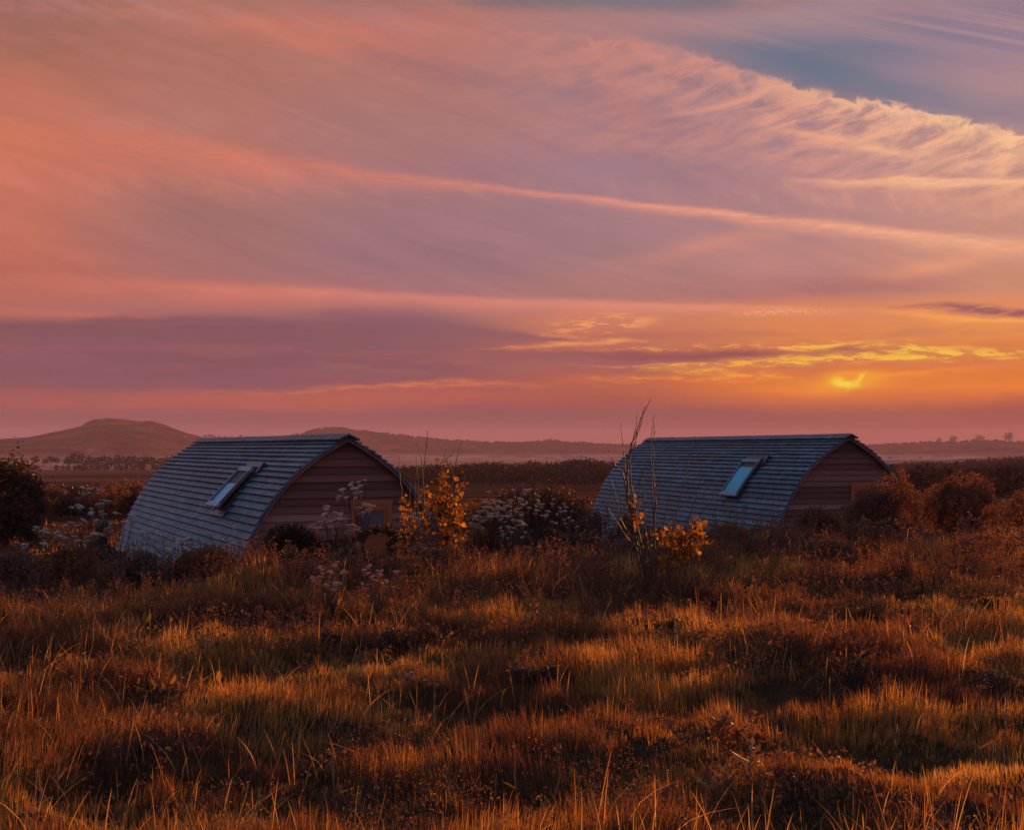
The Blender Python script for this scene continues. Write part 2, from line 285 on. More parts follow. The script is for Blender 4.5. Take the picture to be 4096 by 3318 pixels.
class MB:
    """collects pieces with a tint per vertex"""
    def __init__(s): s.V = []; s.Q = []; s.T3 = []; s.t = []; s.n = 0
    def add(s, V, Fc, tint=0.5):
        V = np.asarray(V, dtype=float).reshape(-1, 3)
        Fc = np.asarray(Fc, dtype=int)
        (s.Q if Fc.shape[1] == 4 else s.T3).append(Fc + s.n)
        s.V.append(V); s.t.append(np.full(len(V), tint) if np.isscalar(tint) else tint); s.n += len(V)
    def box(s, a, b, tint=.5):
        x0, y0, z0 = a; x1, y1, z1 = b
        V = [(x0,y0,z0),(x1,y0,z0),(x1,y1,z0),(x0,y1,z0),(x0,y0,z1),(x1,y0,z1),(x1,y1,z1),(x0,y1,z1)]
        s.add(V, BOXF, tint)
    def hexa(s, V, tint=.5): s.add(V, BOXF, tint)
    def tube(s, pts, rad, sides=5, tint=.5):
        pts = np.asarray(pts, dtype=float); n = len(pts)
        rad = np.full(n, rad) if np.isscalar(rad) else np.asarray(rad, dtype=float)
        tg = np.gradient(pts, axis=0); tg /= np.linalg.norm(tg, axis=1)[:, None] + 1e-9
        ref = np.array([0.31, 0.95, 0.05]); a = np.cross(tg, ref); a /= np.linalg.norm(a, axis=1)[:, None] + 1e-9
        b = np.cross(tg, a); th = np.linspace(0, 2 * np.pi, sides, endpoint=False)
        V = pts[:, None] + rad[:, None, None] * (np.cos(th)[None, :, None] * a[:, None] + np.sin(th)[None, :, None] * b[:, None])
        i, j = np.meshgrid(np.arange(n - 1), np.arange(sides), indexing='ij'); j2 = (j + 1) % sides
        Q = np.stack([i * sides + j, i * sides + j2, (i + 1) * sides + j2, (i + 1) * sides + j], -1).reshape(-1, 4)
        s.add(V.reshape(-1, 3), Q, tint)
    def mesh(s, name, mat, smooth=False):
        Fs = []
        if s.Q: Fs.append(np.concatenate(s.Q))
        if s.T3: Fs.append(np.concatenate(s.T3))
        return meshnp(name, np.concatenate(s.V), Fs, mat, np.concatenate(s.t), smooth)
BOXF = [(0,3,2,1),(4,5,6,7),(0,1,5,4),(1,2,6,5),(2,3,7,6),(3,0,4,7)]
def hash2(ix, iy, seed):
    h = (ix * 374761393 + iy * 668265263 + seed * 974711) & 0xffffffff
    h = ((h ^ (h >> 13)) * 1274126177) & 0xffffffff
    return ((h ^ (h >> 16)) & 0xffff) / 65535.0
def vnoise(x, y, seed=0):
    x = np.asarray(x, dtype=float); y = np.asarray(y, dtype=float)
    ix = np.floor(x).astype(np.int64); iy = np.floor(y).astype(np.int64)
    fx = x - ix; fy = y - iy; fx = fx * fx * (3 - 2 * fx); fy = fy * fy * (3 - 2 * fy)
    a = hash2(ix, iy, seed); b = hash2(ix + 1, iy, seed); c = hash2(ix, iy + 1, seed); e = hash2(ix + 1, iy + 1, seed)
    return (a * (1 - fx) + b * fx) * (1 - fy) + (c * (1 - fx) + e * fx) * fy
def fbm(x, y, seed=0, o=4):
    s = 0; a = .5; t = 0
    for k in range(o):
        s = s + a * vnoise(x * 2 ** k, y * 2 ** k, seed + k * 17); t += a; a *= .55
    return s / t
def sstep(x, a, b):
    t = np.clip((np.asarray(x, dtype=float) - a) / (b - a), 0, 1); return t * t * (3 - 2 * t)

# ---------------------------------------------------------------- materials
def mat(name, cols, rough=.8, spec=.3, trans=0.0, noise=0, bump=0.0, nscale=(1, 1, 1), coord='Object', sheen=0.0, metal=0.0, coat=0.0, detail=5):
    """cols: list of linear colours spread over the tint attribute (+ noise)"""
    m = bpy.data.materials.new(name); m.use_nodes = True; t = NT(m.node_tree); t.N.clear()
    at = t.N.new('ShaderNodeAttribute'); at.attribute_name = 'tint'
    fac = at.outputs['Fac']
    tc = t.N.new('ShaderNodeTexCoord')
    vm = t.N.new('ShaderNodeMapping'); vm.inputs['Scale'].default_value = nscale; t.L.new(tc.outputs[coord], vm.inputs[0])
    nz = None
    if noise or bump: nz = t.noise(vm.outputs[0], 1, detail, .6)
    if noise: fac = t.m('ADD', fac, t.m('MULTIPLY', t.m('SUBTRACT', nz, .5), noise))
    c = t.ramp(fac, [(i / (len(cols) - 1), cc) for i, cc in enumerate(cols)])
    b = t.N.new('ShaderNodeBsdfPrincipled'); t.L.new(c, b.inputs['Base Color']); b.inputs['Roughness'].default_value = rough
    b.inputs['Specular IOR Level'].default_value = spec; b.inputs['Metallic'].default_value = metal; b.inputs['Coat Weight'].default_value = coat
    if bump:
        bp = t.N.new('ShaderNodeBump'); bp.inputs['Strength'].default_value = bump; bp.inputs['Distance'].default_value = .02
        t.L.new(nz, bp.inputs['Height']); t.L.new(bp.outputs[0], b.inputs['Normal'])
    out = t.N.new('ShaderNodeOutputMaterial')
    if trans:
        tr = t.N.new('ShaderNodeBsdfTranslucent'); t.L.new(t.mix(1.0, c, (1.6, 1.25, .5), 'MULTIPLY'), tr.inputs[0])
        mxs = t.N.new('ShaderNodeMixShader'); mxs.inputs[0].default_value = trans
        t.L.new(b.outputs[0], mxs.inputs[1]); t.L.new(tr.outputs[0], mxs.inputs[2]); t.L.new(mxs.outputs[0], out.inputs[0])
    else: t.L.new(b.outputs[0], out.inputs[0])
    return m, t, b, c
M = {}
M['grass'] = mat('grass blades', [(.10,.048,.054), (.20,.093,.066), (.50,.285,.095), (.70,.46,.26)], .6, .25, .56)[0]
M['dark_leaf'] = mat('dark shrub leaves', [(.05,.026,.024), (.095,.048,.038), (.18,.09,.05)], .55, .35, .3)[0]
M['mid_leaf'] = mat('scrub leaves', [(.08,.038,.042), (.18,.082,.062), (.34,.155,.06)], .6, .3, .4)[0]
M['yellow_leaf'] = mat('yellowed leaves', [(.13,.055,.02), (.36,.17,.025), (.6,.33,.04)], .5, .35, .55)[0]
M['dock_leaf'] = mat('dock leaves', [(.12,.08,.025), (.28,.17,.04), (.45,.28,.06)], .5, .35, .5, noise=.4, nscale=(9, 9, 9))[0]
M['grey_leaf'] = mat('grey green leaves', [(.07,.04,.038), (.13,.078,.068), (.24,.15,.125)], .7, .3, .3)[0]
M['twig'] = mat('twig bark', [(.06,.03,.025), (.15,.07,.05), (.25,.13,.09)], .6, .4, noise=.4, nscale=(20, 20, 6))[0]
M['dark_stem'] = mat('dark plant stems', [(.03,.02,.016), (.06,.038,.028), (.10,.06,.04)], .65, .3, .1)[0]
M['stem'] = mat('plant stems', [(.1,.055,.03), (.22,.12,.06), (.35,.2,.1)], .65, .3, .2)[0]
M['flower'] = mat('white umbels', [(.34,.29,.28), (.58,.50,.49), (.80,.74,.73)], .8, .2, .35)[0]
M['pink'] = mat('pinkish seed heads', [(.42,.24,.2), (.6,.38,.32), (.75,.55,.48)], .8, .2, .35)[0]
M['far_tree'] = mat('far tree leaves', [(.018,.009,.008), (.035,.018,.013), (.06,.03,.018)], .8, .2, .2)[0]

# ---------------------------------------------------------------- ground
def cab_z(X, Y): return -.78 + .0 * X
def edgeY(X): return 14.8 + 4.6 * sstep(X, .3, 3.4) - .5 * sstep(-X, 3, 7)
PLR = [0, 60, 120, 220, 350, 600, 1000, 2000, 5000]; PLZ = [-.8, -.8, -2.4, -5.0, -7.0, -8.6, -10.0, -16.0, -32.0]
def plain(Y): return np.interp(np.asarray(Y, dtype=float), PLR, PLZ)
SIL = [  # silhouettes: distance, depth spread, roughness, list of (u, v)
 (2000, 520, .9, [(-900,1840),(-400,1790),(-150,1768),(0,1756),(110,1749),(220,1728),(325,1706),(343,1692),(372,1679),(430,1673),(500,1677),(560,1685),(600,1683),(640,1692),(690,1711),(760,1735),(810,1748),(900,1764),(1020,1785),(1200,1812),(1500,1840)]),
 (2100, 380, 1.0, [(300,1860),(500,1800),(650,1760),(800,1751),(960,1749),(1100,1751),(1300,1760),(1500,1790),(1700,1830)]),
 (2300, 480, 1.8, [(700,1850),(1000,1775),(1140,1752),(1200,1741),(1270,1724),(1310,1718),(1370,1720),(1450,1731),(1560,1742),(1700,1758),(1800,1768),(1900,1773),(2048,1777),(2200,1772),(2300,1777),(2450,1784),(2600,1788),(3000,1793),(3400,1793),(3560,1783),(3660,1777),(3760,1774),(3900,1768),(4050,1770),(4300,1768),(4800,1790)]),
 (1100, 260, 1.0, [(3000,1850),(3450,1846),(3600,1840),(3800,1836),(4096,1828),(4400,1820),(5000,1830)]),
]
def ground(X, Y):
    X = np.asarray(X, dtype=float); Y = np.asarray(Y, dtype=float)
    R = np.hypot(X, Y); ey = edgeY(X)
    near = .15 * (fbm(X * .5, Y * .9, 3) - .5) * 2 + .15 * (fbm(X * 1.5, Y * 2.3, 9, 5) - .5) * 2 + .17 * (fbm(X * 3.6, Y * 4.6, 12, 4) - .5)
    near = near + .12 * (1 - sstep(Y, ey, ey + 3)) + .15 * sstep(Y, 13, 19) * sstep(X, 1, 4) * (1 - sstep(Y, ey + .5, ey + 3))
    near = near * sstep(R, 1, 4) * (1 - sstep(Y, 30, 60)) + .25 * (fbm(X * .2, Y * .2, 5) - .5) * (1 - sstep(Y, 16, 30))
    z = plain(R) * sstep(Y, ey, ey + 3.2) + near
    z = z + .9 * (fbm(X * .01, Y * .01, 31) - .5) * sstep(R, 80, 260)
    U = 2048 + F * X / np.maximum(Y, 1e-3)
    for D, S, rg, pts in SIL:
        pu = np.array([p[0] for p in pts], float); pv = np.array([p[1] for p in pts], float)
        sv = np.interp(U, pu, pv)
        a = np.arctan2(X, Y)
        top = EYE + (HV - sv) / F * D * np.cos(a) - plain(D)
        top = top * (0.5 + 0.5 * sstep(U, pu[0] - 1500, pu[0])) * (1 - .5 * sstep(U, pu[-1], pu[-1] + 1500))
        q = np.clip(np.abs(R - D / 1.0) / S, 0, 1); b = (1 - q * q) ** 2
        amp = np.clip(top, 0, None)
        bump = amp * b + rg * 2.2 * (fbm(X / 22.0, Y / 60.0, int(D) % 97, 4) - .45) * b * (amp > 6)
        bump = np.where(Y > 5, bump, 0)
        z = np.maximum(z, plain(R) + bump)
    return z
azf = np.arange(-.46, .4601, .00085)
azc = np.concatenate([-np.geomspace(.47, np.pi, 46)[::-1], azf, np.geomspace(.47, np.pi, 46)[:-1]])
rr = np.concatenate([np.linspace(.3, 4, 8), np.geomspace(4.2, 60, 125), np.geomspace(62, 900, 62), np.geomspace(915, 4300, 150)])
AZ, RR = np.meshgrid(azc, rr, indexing='ij')
GX = RR * np.sin(AZ); GY = RR * np.cos(AZ); GZ = ground(GX, GY)
na, nr = AZ.shape
i, j = np.meshgrid(np.arange(na), np.arange(nr - 1), indexing='ij'); i2 = (i + 1) % na
Q = np.stack([i * nr + j, i2 * nr + j, i2 * nr + j + 1, i * nr + j + 1], -1).reshape(-1, 4)
m = bpy.data.materials.new('ground and fields'); m.use_nodes = True; t = NT(m.node_tree); t.N.clear()
g = t.N.new('ShaderNodeNewGeometry'); s = t.sep(g.outputs['Position'])
dist = t.m('SQRT', t.m('ADD', t.m('MULTIPLY', s[0], s[0]), t.m('MULTIPLY', s[1], s[1])))
n1 = t.noise(g.outputs['Position'], 3.0, 6, .65); n2 = t.noise(g.outputs['Position'], .03, 7, .6); n3 = t.noise(t.xyz(t.m('MULTIPLY', s[0], .004), t.m('MULTIPLY', s[1], .02)), 1, 3, .5)
n4 = t.noise(g.outputs['Position'], .017, 9, .75)
soil = t.ramp(n1, [(.3, (.02,.013,.009)), (.7, (.07,.042,.022))])
field = t.ramp(n3, [(.34, (.05,.018,.012)), (.46, (.24,.08,.03)), (.52, (.05,.02,.014)), (.58, (.22,.08,.045)), (.7, (.30,.10,.04))])
field = t.mix(.5, field, t.ramp(n2, [(.38, (.015,.008,.007)), (.62, (.075,.026,.013))]))
hill = t.ramp(n4, [(.45, (.008,.004,.004)), (.5, (.05,.014,.01)), (.57, (.22,.055,.022))])
pale = t.ramp(n2, [(.36, (.14,.06,.04)), (.5, (.42,.20,.14)), (.66, (.62,.32,.22))])  # valley mist painted into the ground as paler fields
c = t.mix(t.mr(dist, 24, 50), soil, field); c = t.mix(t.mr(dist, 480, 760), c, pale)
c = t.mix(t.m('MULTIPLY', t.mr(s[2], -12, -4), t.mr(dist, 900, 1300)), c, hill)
b = t.N.new('ShaderNodeBsdfDiffuse'); t.L.new(c, b.inputs['Color'])
bp = t.N.new('ShaderNodeBump'); bp.inputs['Strength'].default_value = .6; bp.inputs['Distance'].default_value = .1; t.L.new(n1, bp.inputs['Height']); t.L.new(bp.outputs[0], b.inputs['Normal'])
o_ = t.N.new('ShaderNodeOutputMaterial'); t.L.new(b.outputs[0], o_.inputs[0])
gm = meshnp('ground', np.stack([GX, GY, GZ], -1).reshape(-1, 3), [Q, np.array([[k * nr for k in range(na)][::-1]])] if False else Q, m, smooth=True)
go = bpy.data.objects.new('ground', gm); C.objects.link(go); tagd(go, kind='structure', label='rough meadow ground running out to fields and distant hills')

# ---------------------------------------------------------------- cabins
PD = np.array([0, .15, .4, .7, 1.0, 1.3, 1.6, 1.9, 2.2, 2.66]); PWD = np.array([0.0, .275, .640, .960, 1.192, 1.365, 1.505, 1.625, 1.725, 1.84])
HC = 2.66
def smooth_prof(n=400):
    dd = np.linspace(0, HC, n); ww = np.interp(dd, PD, PWD)
    k = np.ones(41) / 41; wp = np.pad(ww, 20, mode='reflect', reflect_type='odd'); ww = np.convolve(wp, k, 'valid')
    ww[0] = 0
    return dd, ww
_d, _w = smooth_prof(); _arc = np.concatenate([[0], np.cumsum(np.hypot(np.diff(_d), np.diff(_w)))])
def prof(a):
    dd = np.interp(a, _arc, _d); ww = np.interp(a, _arc, _w)
    d2 = np.interp(a + .03, _arc, _d) - np.interp(a - .03, _arc, _d); w2 = np.interp(a + .03, _arc, _w) - np.interp(a - .03, _arc, _w)
    l = math.hypot(d2, w2) + 1e-9
    return ww, HC - dd, w2 / l, -d2 / l          # point (x, z), tangent downwards
def roofpt(a, off):
    x, z, tx, tz = prof(a); nx, nz = -tz, tx
    return x + nx * off, z + nz * off
ARCL = _arc[-1]
# weathered wood
def wood(name, cols, bumpy=.12):
    m, t, b, c = mat(name, cols, .62, .5, noise=.35, bump=bumpy, nscale=(34, 3.5, 34), detail=5)
    return m, t, b, c
Mroof, t, b, c = wood('weathered boards tinted sky blue', [(.035,.042,.055), (.07,.09,.12), (.115,.150,.185), (.19,.23,.27)])  # blue cast of the reflected sky is mixed into the board colours
tc = t.N.new('ShaderNodeTexCoord')
st = t.noise(tc.outputs['Object'], 1.1, 5, .6)
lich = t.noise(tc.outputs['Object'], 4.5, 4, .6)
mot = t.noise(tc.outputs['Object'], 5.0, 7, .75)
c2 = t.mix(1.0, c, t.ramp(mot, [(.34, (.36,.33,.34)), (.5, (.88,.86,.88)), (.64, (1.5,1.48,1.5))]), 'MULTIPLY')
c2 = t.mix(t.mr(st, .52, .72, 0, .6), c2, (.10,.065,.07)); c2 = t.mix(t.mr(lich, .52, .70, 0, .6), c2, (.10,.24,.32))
t.L.new(c2, b.inputs['Base Color']); b.inputs['Roughness'].default_value = .5
Mgab = mat('gable boards', [(.09,.038,.032), (.19,.082,.068), (.32,.165,.145)], .75, .3, noise=.4, bump=.12, nscale=(4, 30, 45))[0]
Mtrim = mat('gable trim', [(.10,.065,.06), (.17,.11,.10), (.22,.15,.13)], .7, .3, noise=.4, bump=.3, nscale=(6, 6, 6))[0]
Mdoor = mat('red brown door', [(.24,.06,.025), (.36,.10,.04), (.42,.14,.06)], .6, .4, noise=.4, bump=.3, nscale=(14, 14, 2))[0]
Mframe = mat('skylight frame', [(.02,.03,.04), (.06,.11,.15), (.16,.30,.40)], .35, .5, noise=.2, nscale=(8, 8, 8))[0]
def pane_mat(name, base, rough=.04, ior=1.9, sp=.5):
    m = bpy.data.materials.new(name); m.use_nodes = True; t = NT(m.node_tree); t.N.clear()
    b = t.N.new('ShaderNodeBsdfPrincipled'); b.inputs['Base Color'].default_value = (*base, 1); b.inputs['Roughness'].default_value = rough
    b.inputs['IOR'].default_value = ior; b.inputs['Specular IOR Level'].default_value = sp; b.inputs['Specular Tint'].default_value = (.75, 1, 1, 1)
    tc = t.N.new('ShaderNodeTexCoord'); nn = t.noise(tc.outputs['Object'], 2.5, 3)
    t.L.new(t.ramp(nn, [(.35, [x * .75 for x in base]), (.65, base)]), b.inputs['Base Color'])
    o = t.N.new('ShaderNodeOutputMaterial'); t.L.new(b.outputs[0], o.inputs[0]); return m
Mpane = pane_mat('skylight glass painted sky teal', (.15,.56,.72), .25, 1.33, .1)  # teal sky reflection painted into the pane's base colour
Mblind = mat('skylight lining', [(.05,.02,.015), (.1,.035,.025), (.14,.05,.03)], .6, .5, noise=.4, nscale=(7, 7, 7))[0]
Mcurt = pane_mat('door glass over pale curtain', (.14,.12,.15), .15, 1.4)

def make_cabin(k, loc, yaw, L, label, tilt_open, seed):
    rs = np.random.default_rng(seed)
    root = empty('camping_cabin', loc, yaw, label, 'cabin', 'arched timber camping cabins')
    # roof: lapped boards on both sides over a closed deck
    mb = MB(); OH = -.10
    rows = int(round(ARCL / .116)); pit = ARCL / rows
    sk0, sk1, ska, skb = 1.93, 2.72, (.95, 1.62)[0], (.95, 1.62)[1]
    for side in (-1, 1):
        for r in range(rows):
            a0 = r * pit - (.03 if r else 0); a1 = (r + 1) * pit
            y = OH + rs.uniform(-.012, .012); rowt = rs.normal(.5, .05)
            while y < L + .05:
                ln = rs.uniform(1.2, 3.2); y1 = min(y + ln, L + .08 + rs.uniform(-.012, .012))
                if L + .08 - y1 < .3: y1 = L + .08 + rs.uniform(-.012, .012)
                ja, jb = rs.normal(0, .0028, 2); lift = abs(rs.normal(0, .003)); 
                xo0, zo0 = roofpt(max(a0, .0), .003); xo1, zo1 = roofpt(a1 + ja, .042 + lift); xo1b, zo1b = roofpt(a1 + jb, .042 + abs(rs.normal(0, .004)))
                xi0, zi0 = roofpt(max(a0, .0), -.012); xi1, zi1 = roofpt(a1 + ja, .001)
                xi1b, zi1b = roofpt(a1 + jb, .001)
                V = [(side*xi0,y,zi0),(side*xi0,y1,zi0),(side*xi1b,y1,zi1b),(side*xi1,y,zi1),(side*xo0,y,zo0),(side*xo0,y1,zo0),(side*xo1b,y1,zo1b),(side*xo1,y,zo1)]
                if side < 0: V = [V[1], V[0], V[3], V[2], V[5], V[4], V[7], V[6]]
                mb.hexa(V, np.clip(rowt + rs.normal(0, .13), 0, 1))
                y = y1 + .004
                if y1 >= L + .04: break
    na_ = 40; aa = np.linspace(0, ARCL, na_)
    ptsL = [roofpt(a, -.016) for a in aa]
    ring = [(-x, z) for x, z in ptsL[::-1]] + [(x, z) for x, z in ptsL[1:]]
    n = len(ring); V = [(x, OH + .02, z) for x, z in ring] + [(x, L + .05, z) for x, z in ring]
    mb.add(V, [(q, q + 1, n + q + 1, n + q) for q in range(n - 1)], .3)
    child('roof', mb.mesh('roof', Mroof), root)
    # ridge cap
    mb = MB(); y = OH - .05
    while y < L:
        y1 = min(y + rs.uniform(1.6, 2.6), L + .12)
        for side in (-1, 1):
            dz = rs.normal(0, .003)
            V = [(0,y,HC+.035+dz),(0,y1,HC+.035),(side*.155,y1,HC-.042),(side*.155,y,HC-.042+dz),(0,y,HC+.062+dz),(0,y1,HC+.062),(side*.165,y1,HC-.018),(side*.165,y,HC-.018+dz)]
            if side < 0: V = [V[1], V[0], V[3], V[2], V[5], V[4], V[7], V[6]]
            mb.hexa(V, rs.uniform(.2, .5))
        y = y1 + .003
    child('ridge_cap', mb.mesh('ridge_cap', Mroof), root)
    # gable walls, lapped boards cut to the arch
    def gable(yf, sgn, door_hole):
        mb = MB(); z = 0.0; bp_ = .112
        while z < HC - .06:
            z1 = min(z + bp_ + .012, HC - .05)
            def hw(zz): return max(np.interp(HC - zz, _d, _w) - .035, .0)
            spans = [(-1, 1)]
            xa0, xa1 = hw(z), hw(z1)
            t_ = np.clip(rs.normal(.5, .3), 0, 1); wv = rs.normal(0, .002, 2)
            yo = yf - sgn * .022; yi = yf + sgn * .001
            V = [(-xa0,yf+sgn*.02,z),(xa0,yf+sgn*.02,z),(xa1,yf+sgn*.02,z1),(-xa1,yf+sgn*.02,z1),(-xa0,yo,z+wv[0]),(xa0,yo,z+wv[1]),(xa1,yi,z1),(-xa1,yi,z1)]
            if sgn < 0: pass
            mb.hexa(V, t_); z += bp_
        return mb
    child('gable_wall', gable(.02, 1, True).mesh('gable_wall', Mgab), root)
    child('gable_wall', gable(L - .02, -1, False).mesh('gable_wall', Mgab), root)
    # curved verge trim at the front
    mb = MB(); aa = np.linspace(0.0, ARCL, 36)
    for side in (-1, 1):
        for q in range(35):
            A0 = roofpt(aa[q], -.018); A1 = roofpt(aa[q + 1], -.018); B0 = roofpt(aa[q], -.046); B1 = roofpt(aa[q + 1], -.046)
            if q == 0: A0 = (0, HC - .016); B0 = (0, HC - .055)
            y0, y1 = OH + .004, -.035
            V = [(side*A0[0],y0,A0[1]),(side*A1[0],y0,A1[1]),(side*A1[0],y1,A1[1]),(side*A0[0],y1,A0[1]),(side*B0[0],y0,B0[1]),(side*B1[0],y0,B1[1]),(side*B1[0],y1,B1[1]),(side*B0[0],y1,B0[1])]
            mb.hexa(V, .5 + .3 * rs.uniform(-1, 1))
    child('verge_trim', mb.mesh('verge_trim', Mtrim), root)
    # door with a small glazed panel in the right half of the front gable
    zt = HC - .985; dx0, dx1 = .07, .70
    dr = child('door', None or (lambda q: (q.box((dx0+.075,-.012,.12),(dx1-.075,.0,zt-.58),.5), q.box((dx0+.075,-.014,zt-.58),(dx1-.075,.001,zt-.48),.5), q.box((dx0+.075,-.016,zt-.48),(dx0+.13,.001,zt-.10),.5), q.box((dx1-.13,-.016,zt-.48),(dx1-.075,.001,zt-.10),.5), q.box((dx0+.075,-.018,zt-.10),(dx1-.075,.001,zt-.075),.5), q.mesh('door', Mdoor))[-1])(MB()), root)
    q = MB(); q.box((dx0,-.034,.1),(dx0+.072,0,zt),.6); q.box((dx1-.072,-.034,.1),(dx1,0,zt),.6); q.box((dx0-.01,-.038,zt),(dx1+.01,0,zt+.07),.7); q.box((dx0+.072,-.03,zt-.072),(dx1-.072,0,zt),.6)
    child('door_frame', q.mesh('door_frame', Mdoor), dr)
    q = MB(); q.box((dx0+.13,-.007,zt-.48),(dx1-.13,-.001,zt-.10),.5); child('door_pane', q.mesh('door_pane', Mcurt), dr)
    q = MB(); q.box((dx0+.085,-.052,1.0),(dx0+.10,-.018,1.02),.5); q.box((dx0+.085,-.06,1.0),(dx0+.18,-.050,1.02),.5); child('door_handle', q.mesh('door_handle', Mframe), dr)
    # skylight on the left slope
    a_top = np.interp(.54, _d, _arc); a_bot = np.interp(1.17 + (.12 if k else 0), _d, _arc)
    x0, z0 = roofpt(a_top, .02); x1, z1 = roofpt(a_bot, .02)
    up = np.array([-(x0), z0]); dn = np.array([-(x1), z1]); tg = (dn - up); Ls = np.linalg.norm(tg); tg /= Ls; nm = np.array([-abs(tg[1]), abs(tg[0])]) 
    off0 = .085
    sk = empty('skylight', (0, 0, 0)); sk.parent = root; del_ = None
    def slab(q, s0, s1, l0, l1, h0, h1, ti, tilt=0.0):
        V = []
        for h in (h0, h1):
            for (s_, l_) in ((s0, l0), (s1, l0), (s1, l1), (s0, l1)):
                hh = h + l_ * tilt; pnt = up + tg * l_ + nm * hh; V.append((pnt[0], s_, pnt[1]))
        q.hexa(V, ti)
    ya, yb = 1.93, 2.71
    q = MB(); slab(q, ya+.03, yb-.03, .03, Ls-.03, -.16, off0-.02, .15); me = q.mesh('skylight_curb', Mblind)
    sk.name = 'skylight'; 
    cb = child('curb', me, sk)
    q = MB(); ft = .05
    slab(q, ya, yb, 0, ft*1.7, off0, off0+.045, .8); slab(q, ya, yb, Ls-ft*1.3, Ls+.02, off0, off0+.045, .85, tilt_open)
    slab(q, ya, ya+ft, ft*1.7, Ls-ft*1.3, off0-.002, off0+.05, .55, tilt_open); slab(q, yb-ft, yb, ft*1.7, Ls-ft*1.3, off0-.002, off0+.05, .6, tilt_open)
    child('sash', q.mesh('sash', Mframe), sk)
    q = MB(); slab(q, ya+ft, yb-ft, ft*1.7+(.26 if tilt_open else .12), Ls-ft*1.3, off0+.012, off0+.02, .5, tilt_open)
    child('pane', q.mesh('pane', Mpane), sk)
    q = MB(); slab(q, ya+ft, yb-ft, ft*1.7, ft*1.7+(.26 if tilt_open else .12), off0-.01, off0+.012, .8, tilt_open)
    child('blind', q.mesh('blind', Mblind), sk)
    q = MB(); slab(q, ya-.09, ya-.002, -.06, Ls+.02, -.04, .045, .1); slab(q, yb+.002, yb+.09, -.06, Ls+.02, -.04, .045, .1); slab(q, ya-.09, yb+.09, -.16, -.06, -.06, .05, .05); slab(q, ya-.05, yb+.05, Ls-.02, Ls+.09, -.09, .03, .05)
    child('flashing', q.mesh('flashing', Mframe), sk)
    return root
CAB = [(-2.424, 18.261, .150, .447, 10.15), (6.640, 24.749, .2205, .2835, 10.15)]
LABS = ['near arched timber cabin on the left with skylight propped open and glazed door', 'arched timber cabin on the right behind the bare twiggy saplings, its skylight closed']
for k, (x, y, z, yaw, L) in enumerate(CAB):
    make_cabin(k, (x, y, EYE + z - HC), yaw, L, LABS[k], .08 if k == 0 else 0.0, 40 + k)

# ---------------------------------------------------------------- grass
HALF = .60
def blades(X, Y, Zg, h, wd, lean, bend, adir, tint, lv=(0, .45, .8, 1.0)):
    n = len(X); fa = RNG.uniform(0, np.pi, n)
    wx = np.cos(fa); wy = np.sin(fa); dx = np.cos(adir); dy = np.sin(adir)
    out = []
    for t_ in lv[:-1]:
        ox = dx * (lean * t_ + bend * t_ * t_) * h; oy = dy * (lean * t_ + bend * t_ * t_) * h
        zz = Zg + h * (t_ - .35 * bend * t_ * t_)
        wv = wd * (1 - .75 * t_ ** 1.5)
        for sgn in (-1, 1): out.append(np.stack([X + ox + sgn * wx * wv / 2, Y + oy + sgn * wy * wv / 2, zz], -1))
    t_ = 1.0
    out.append(np.stack([X + dx * (lean + bend) * h, Y + dy * (lean + bend) * h, Zg + h * (1 - .35 * bend)], -1))
    V = np.stack(out, 1); nv = V.shape[1]; fs = []
    for q in range(len(lv) - 2): fs.append((2 * q, 2 * q + 1, 2 * q + 3, 2 * q + 2))
    tri = (nv - 3, nv - 2, nv - 1)
    base = (np.arange(n) * nv)[:, None]
    Qd = np.concatenate([base + np.array(f)[None] for f in fs]); Tr = base + np.array(tri)[None]
    return V.reshape(-1, 3), Qd, Tr, np.repeat(tint, nv)
def scatter(n, r0, r1, half=HALF, pw=1.0):
    a = RNG.uniform(-half, half, n); q = RNG.uniform(0, 1, n)
    r = (r0 ** pw + q * (r1 ** pw - r0 ** pw)) ** (1 / pw)
    return r * np.sin(a), r * np.cos(a)
def in_cabin(X, Y, pad=.0):
    k = np.zeros(len(X), bool)
    for x, y, z, yaw, L in CAB:
        dx = X - x; dy = Y - y; lx = dx * math.cos(yaw) + dy * math.sin(yaw); ly = -dx * math.sin(yaw) + dy * math.cos(yaw)
        k |= (np.abs(lx) < 1.80 + pad) & (ly > -.05 - pad) & (ly < L + .1)
    return k
def gheight(X, Y):
    c = fbm(X * 1.1 + 3, Y * 1.1, 21, 3); big = fbm(X * .35, Y * .5 + 9, 51, 2)
    h = .085 + .43 * np.clip(c - .32, 0, 1) ** 1.1 + .12 * np.clip(big - .45, 0, 1)
    h = np.where(Y > 16, h * 1.0, h)
    return h
def make_grass(name, parts, label, matk):
    VV = []; QQ = []; TT = []; tt = []; off = 0
    for (V, q, t3, ti) in parts:
        VV.append(V); QQ.append(q + off); TT.append(t3 + off); tt.append(ti); off += len(V)
    me = meshnp(name, np.concatenate(VV), [np.concatenate(QQ), np.concatenate(TT)], M[matk], np.concatenate(tt))
    o = bpy.data.objects.new(name, me); C.objects.link(o); tagd(o, label, 'grass', kind='stuff'); return o
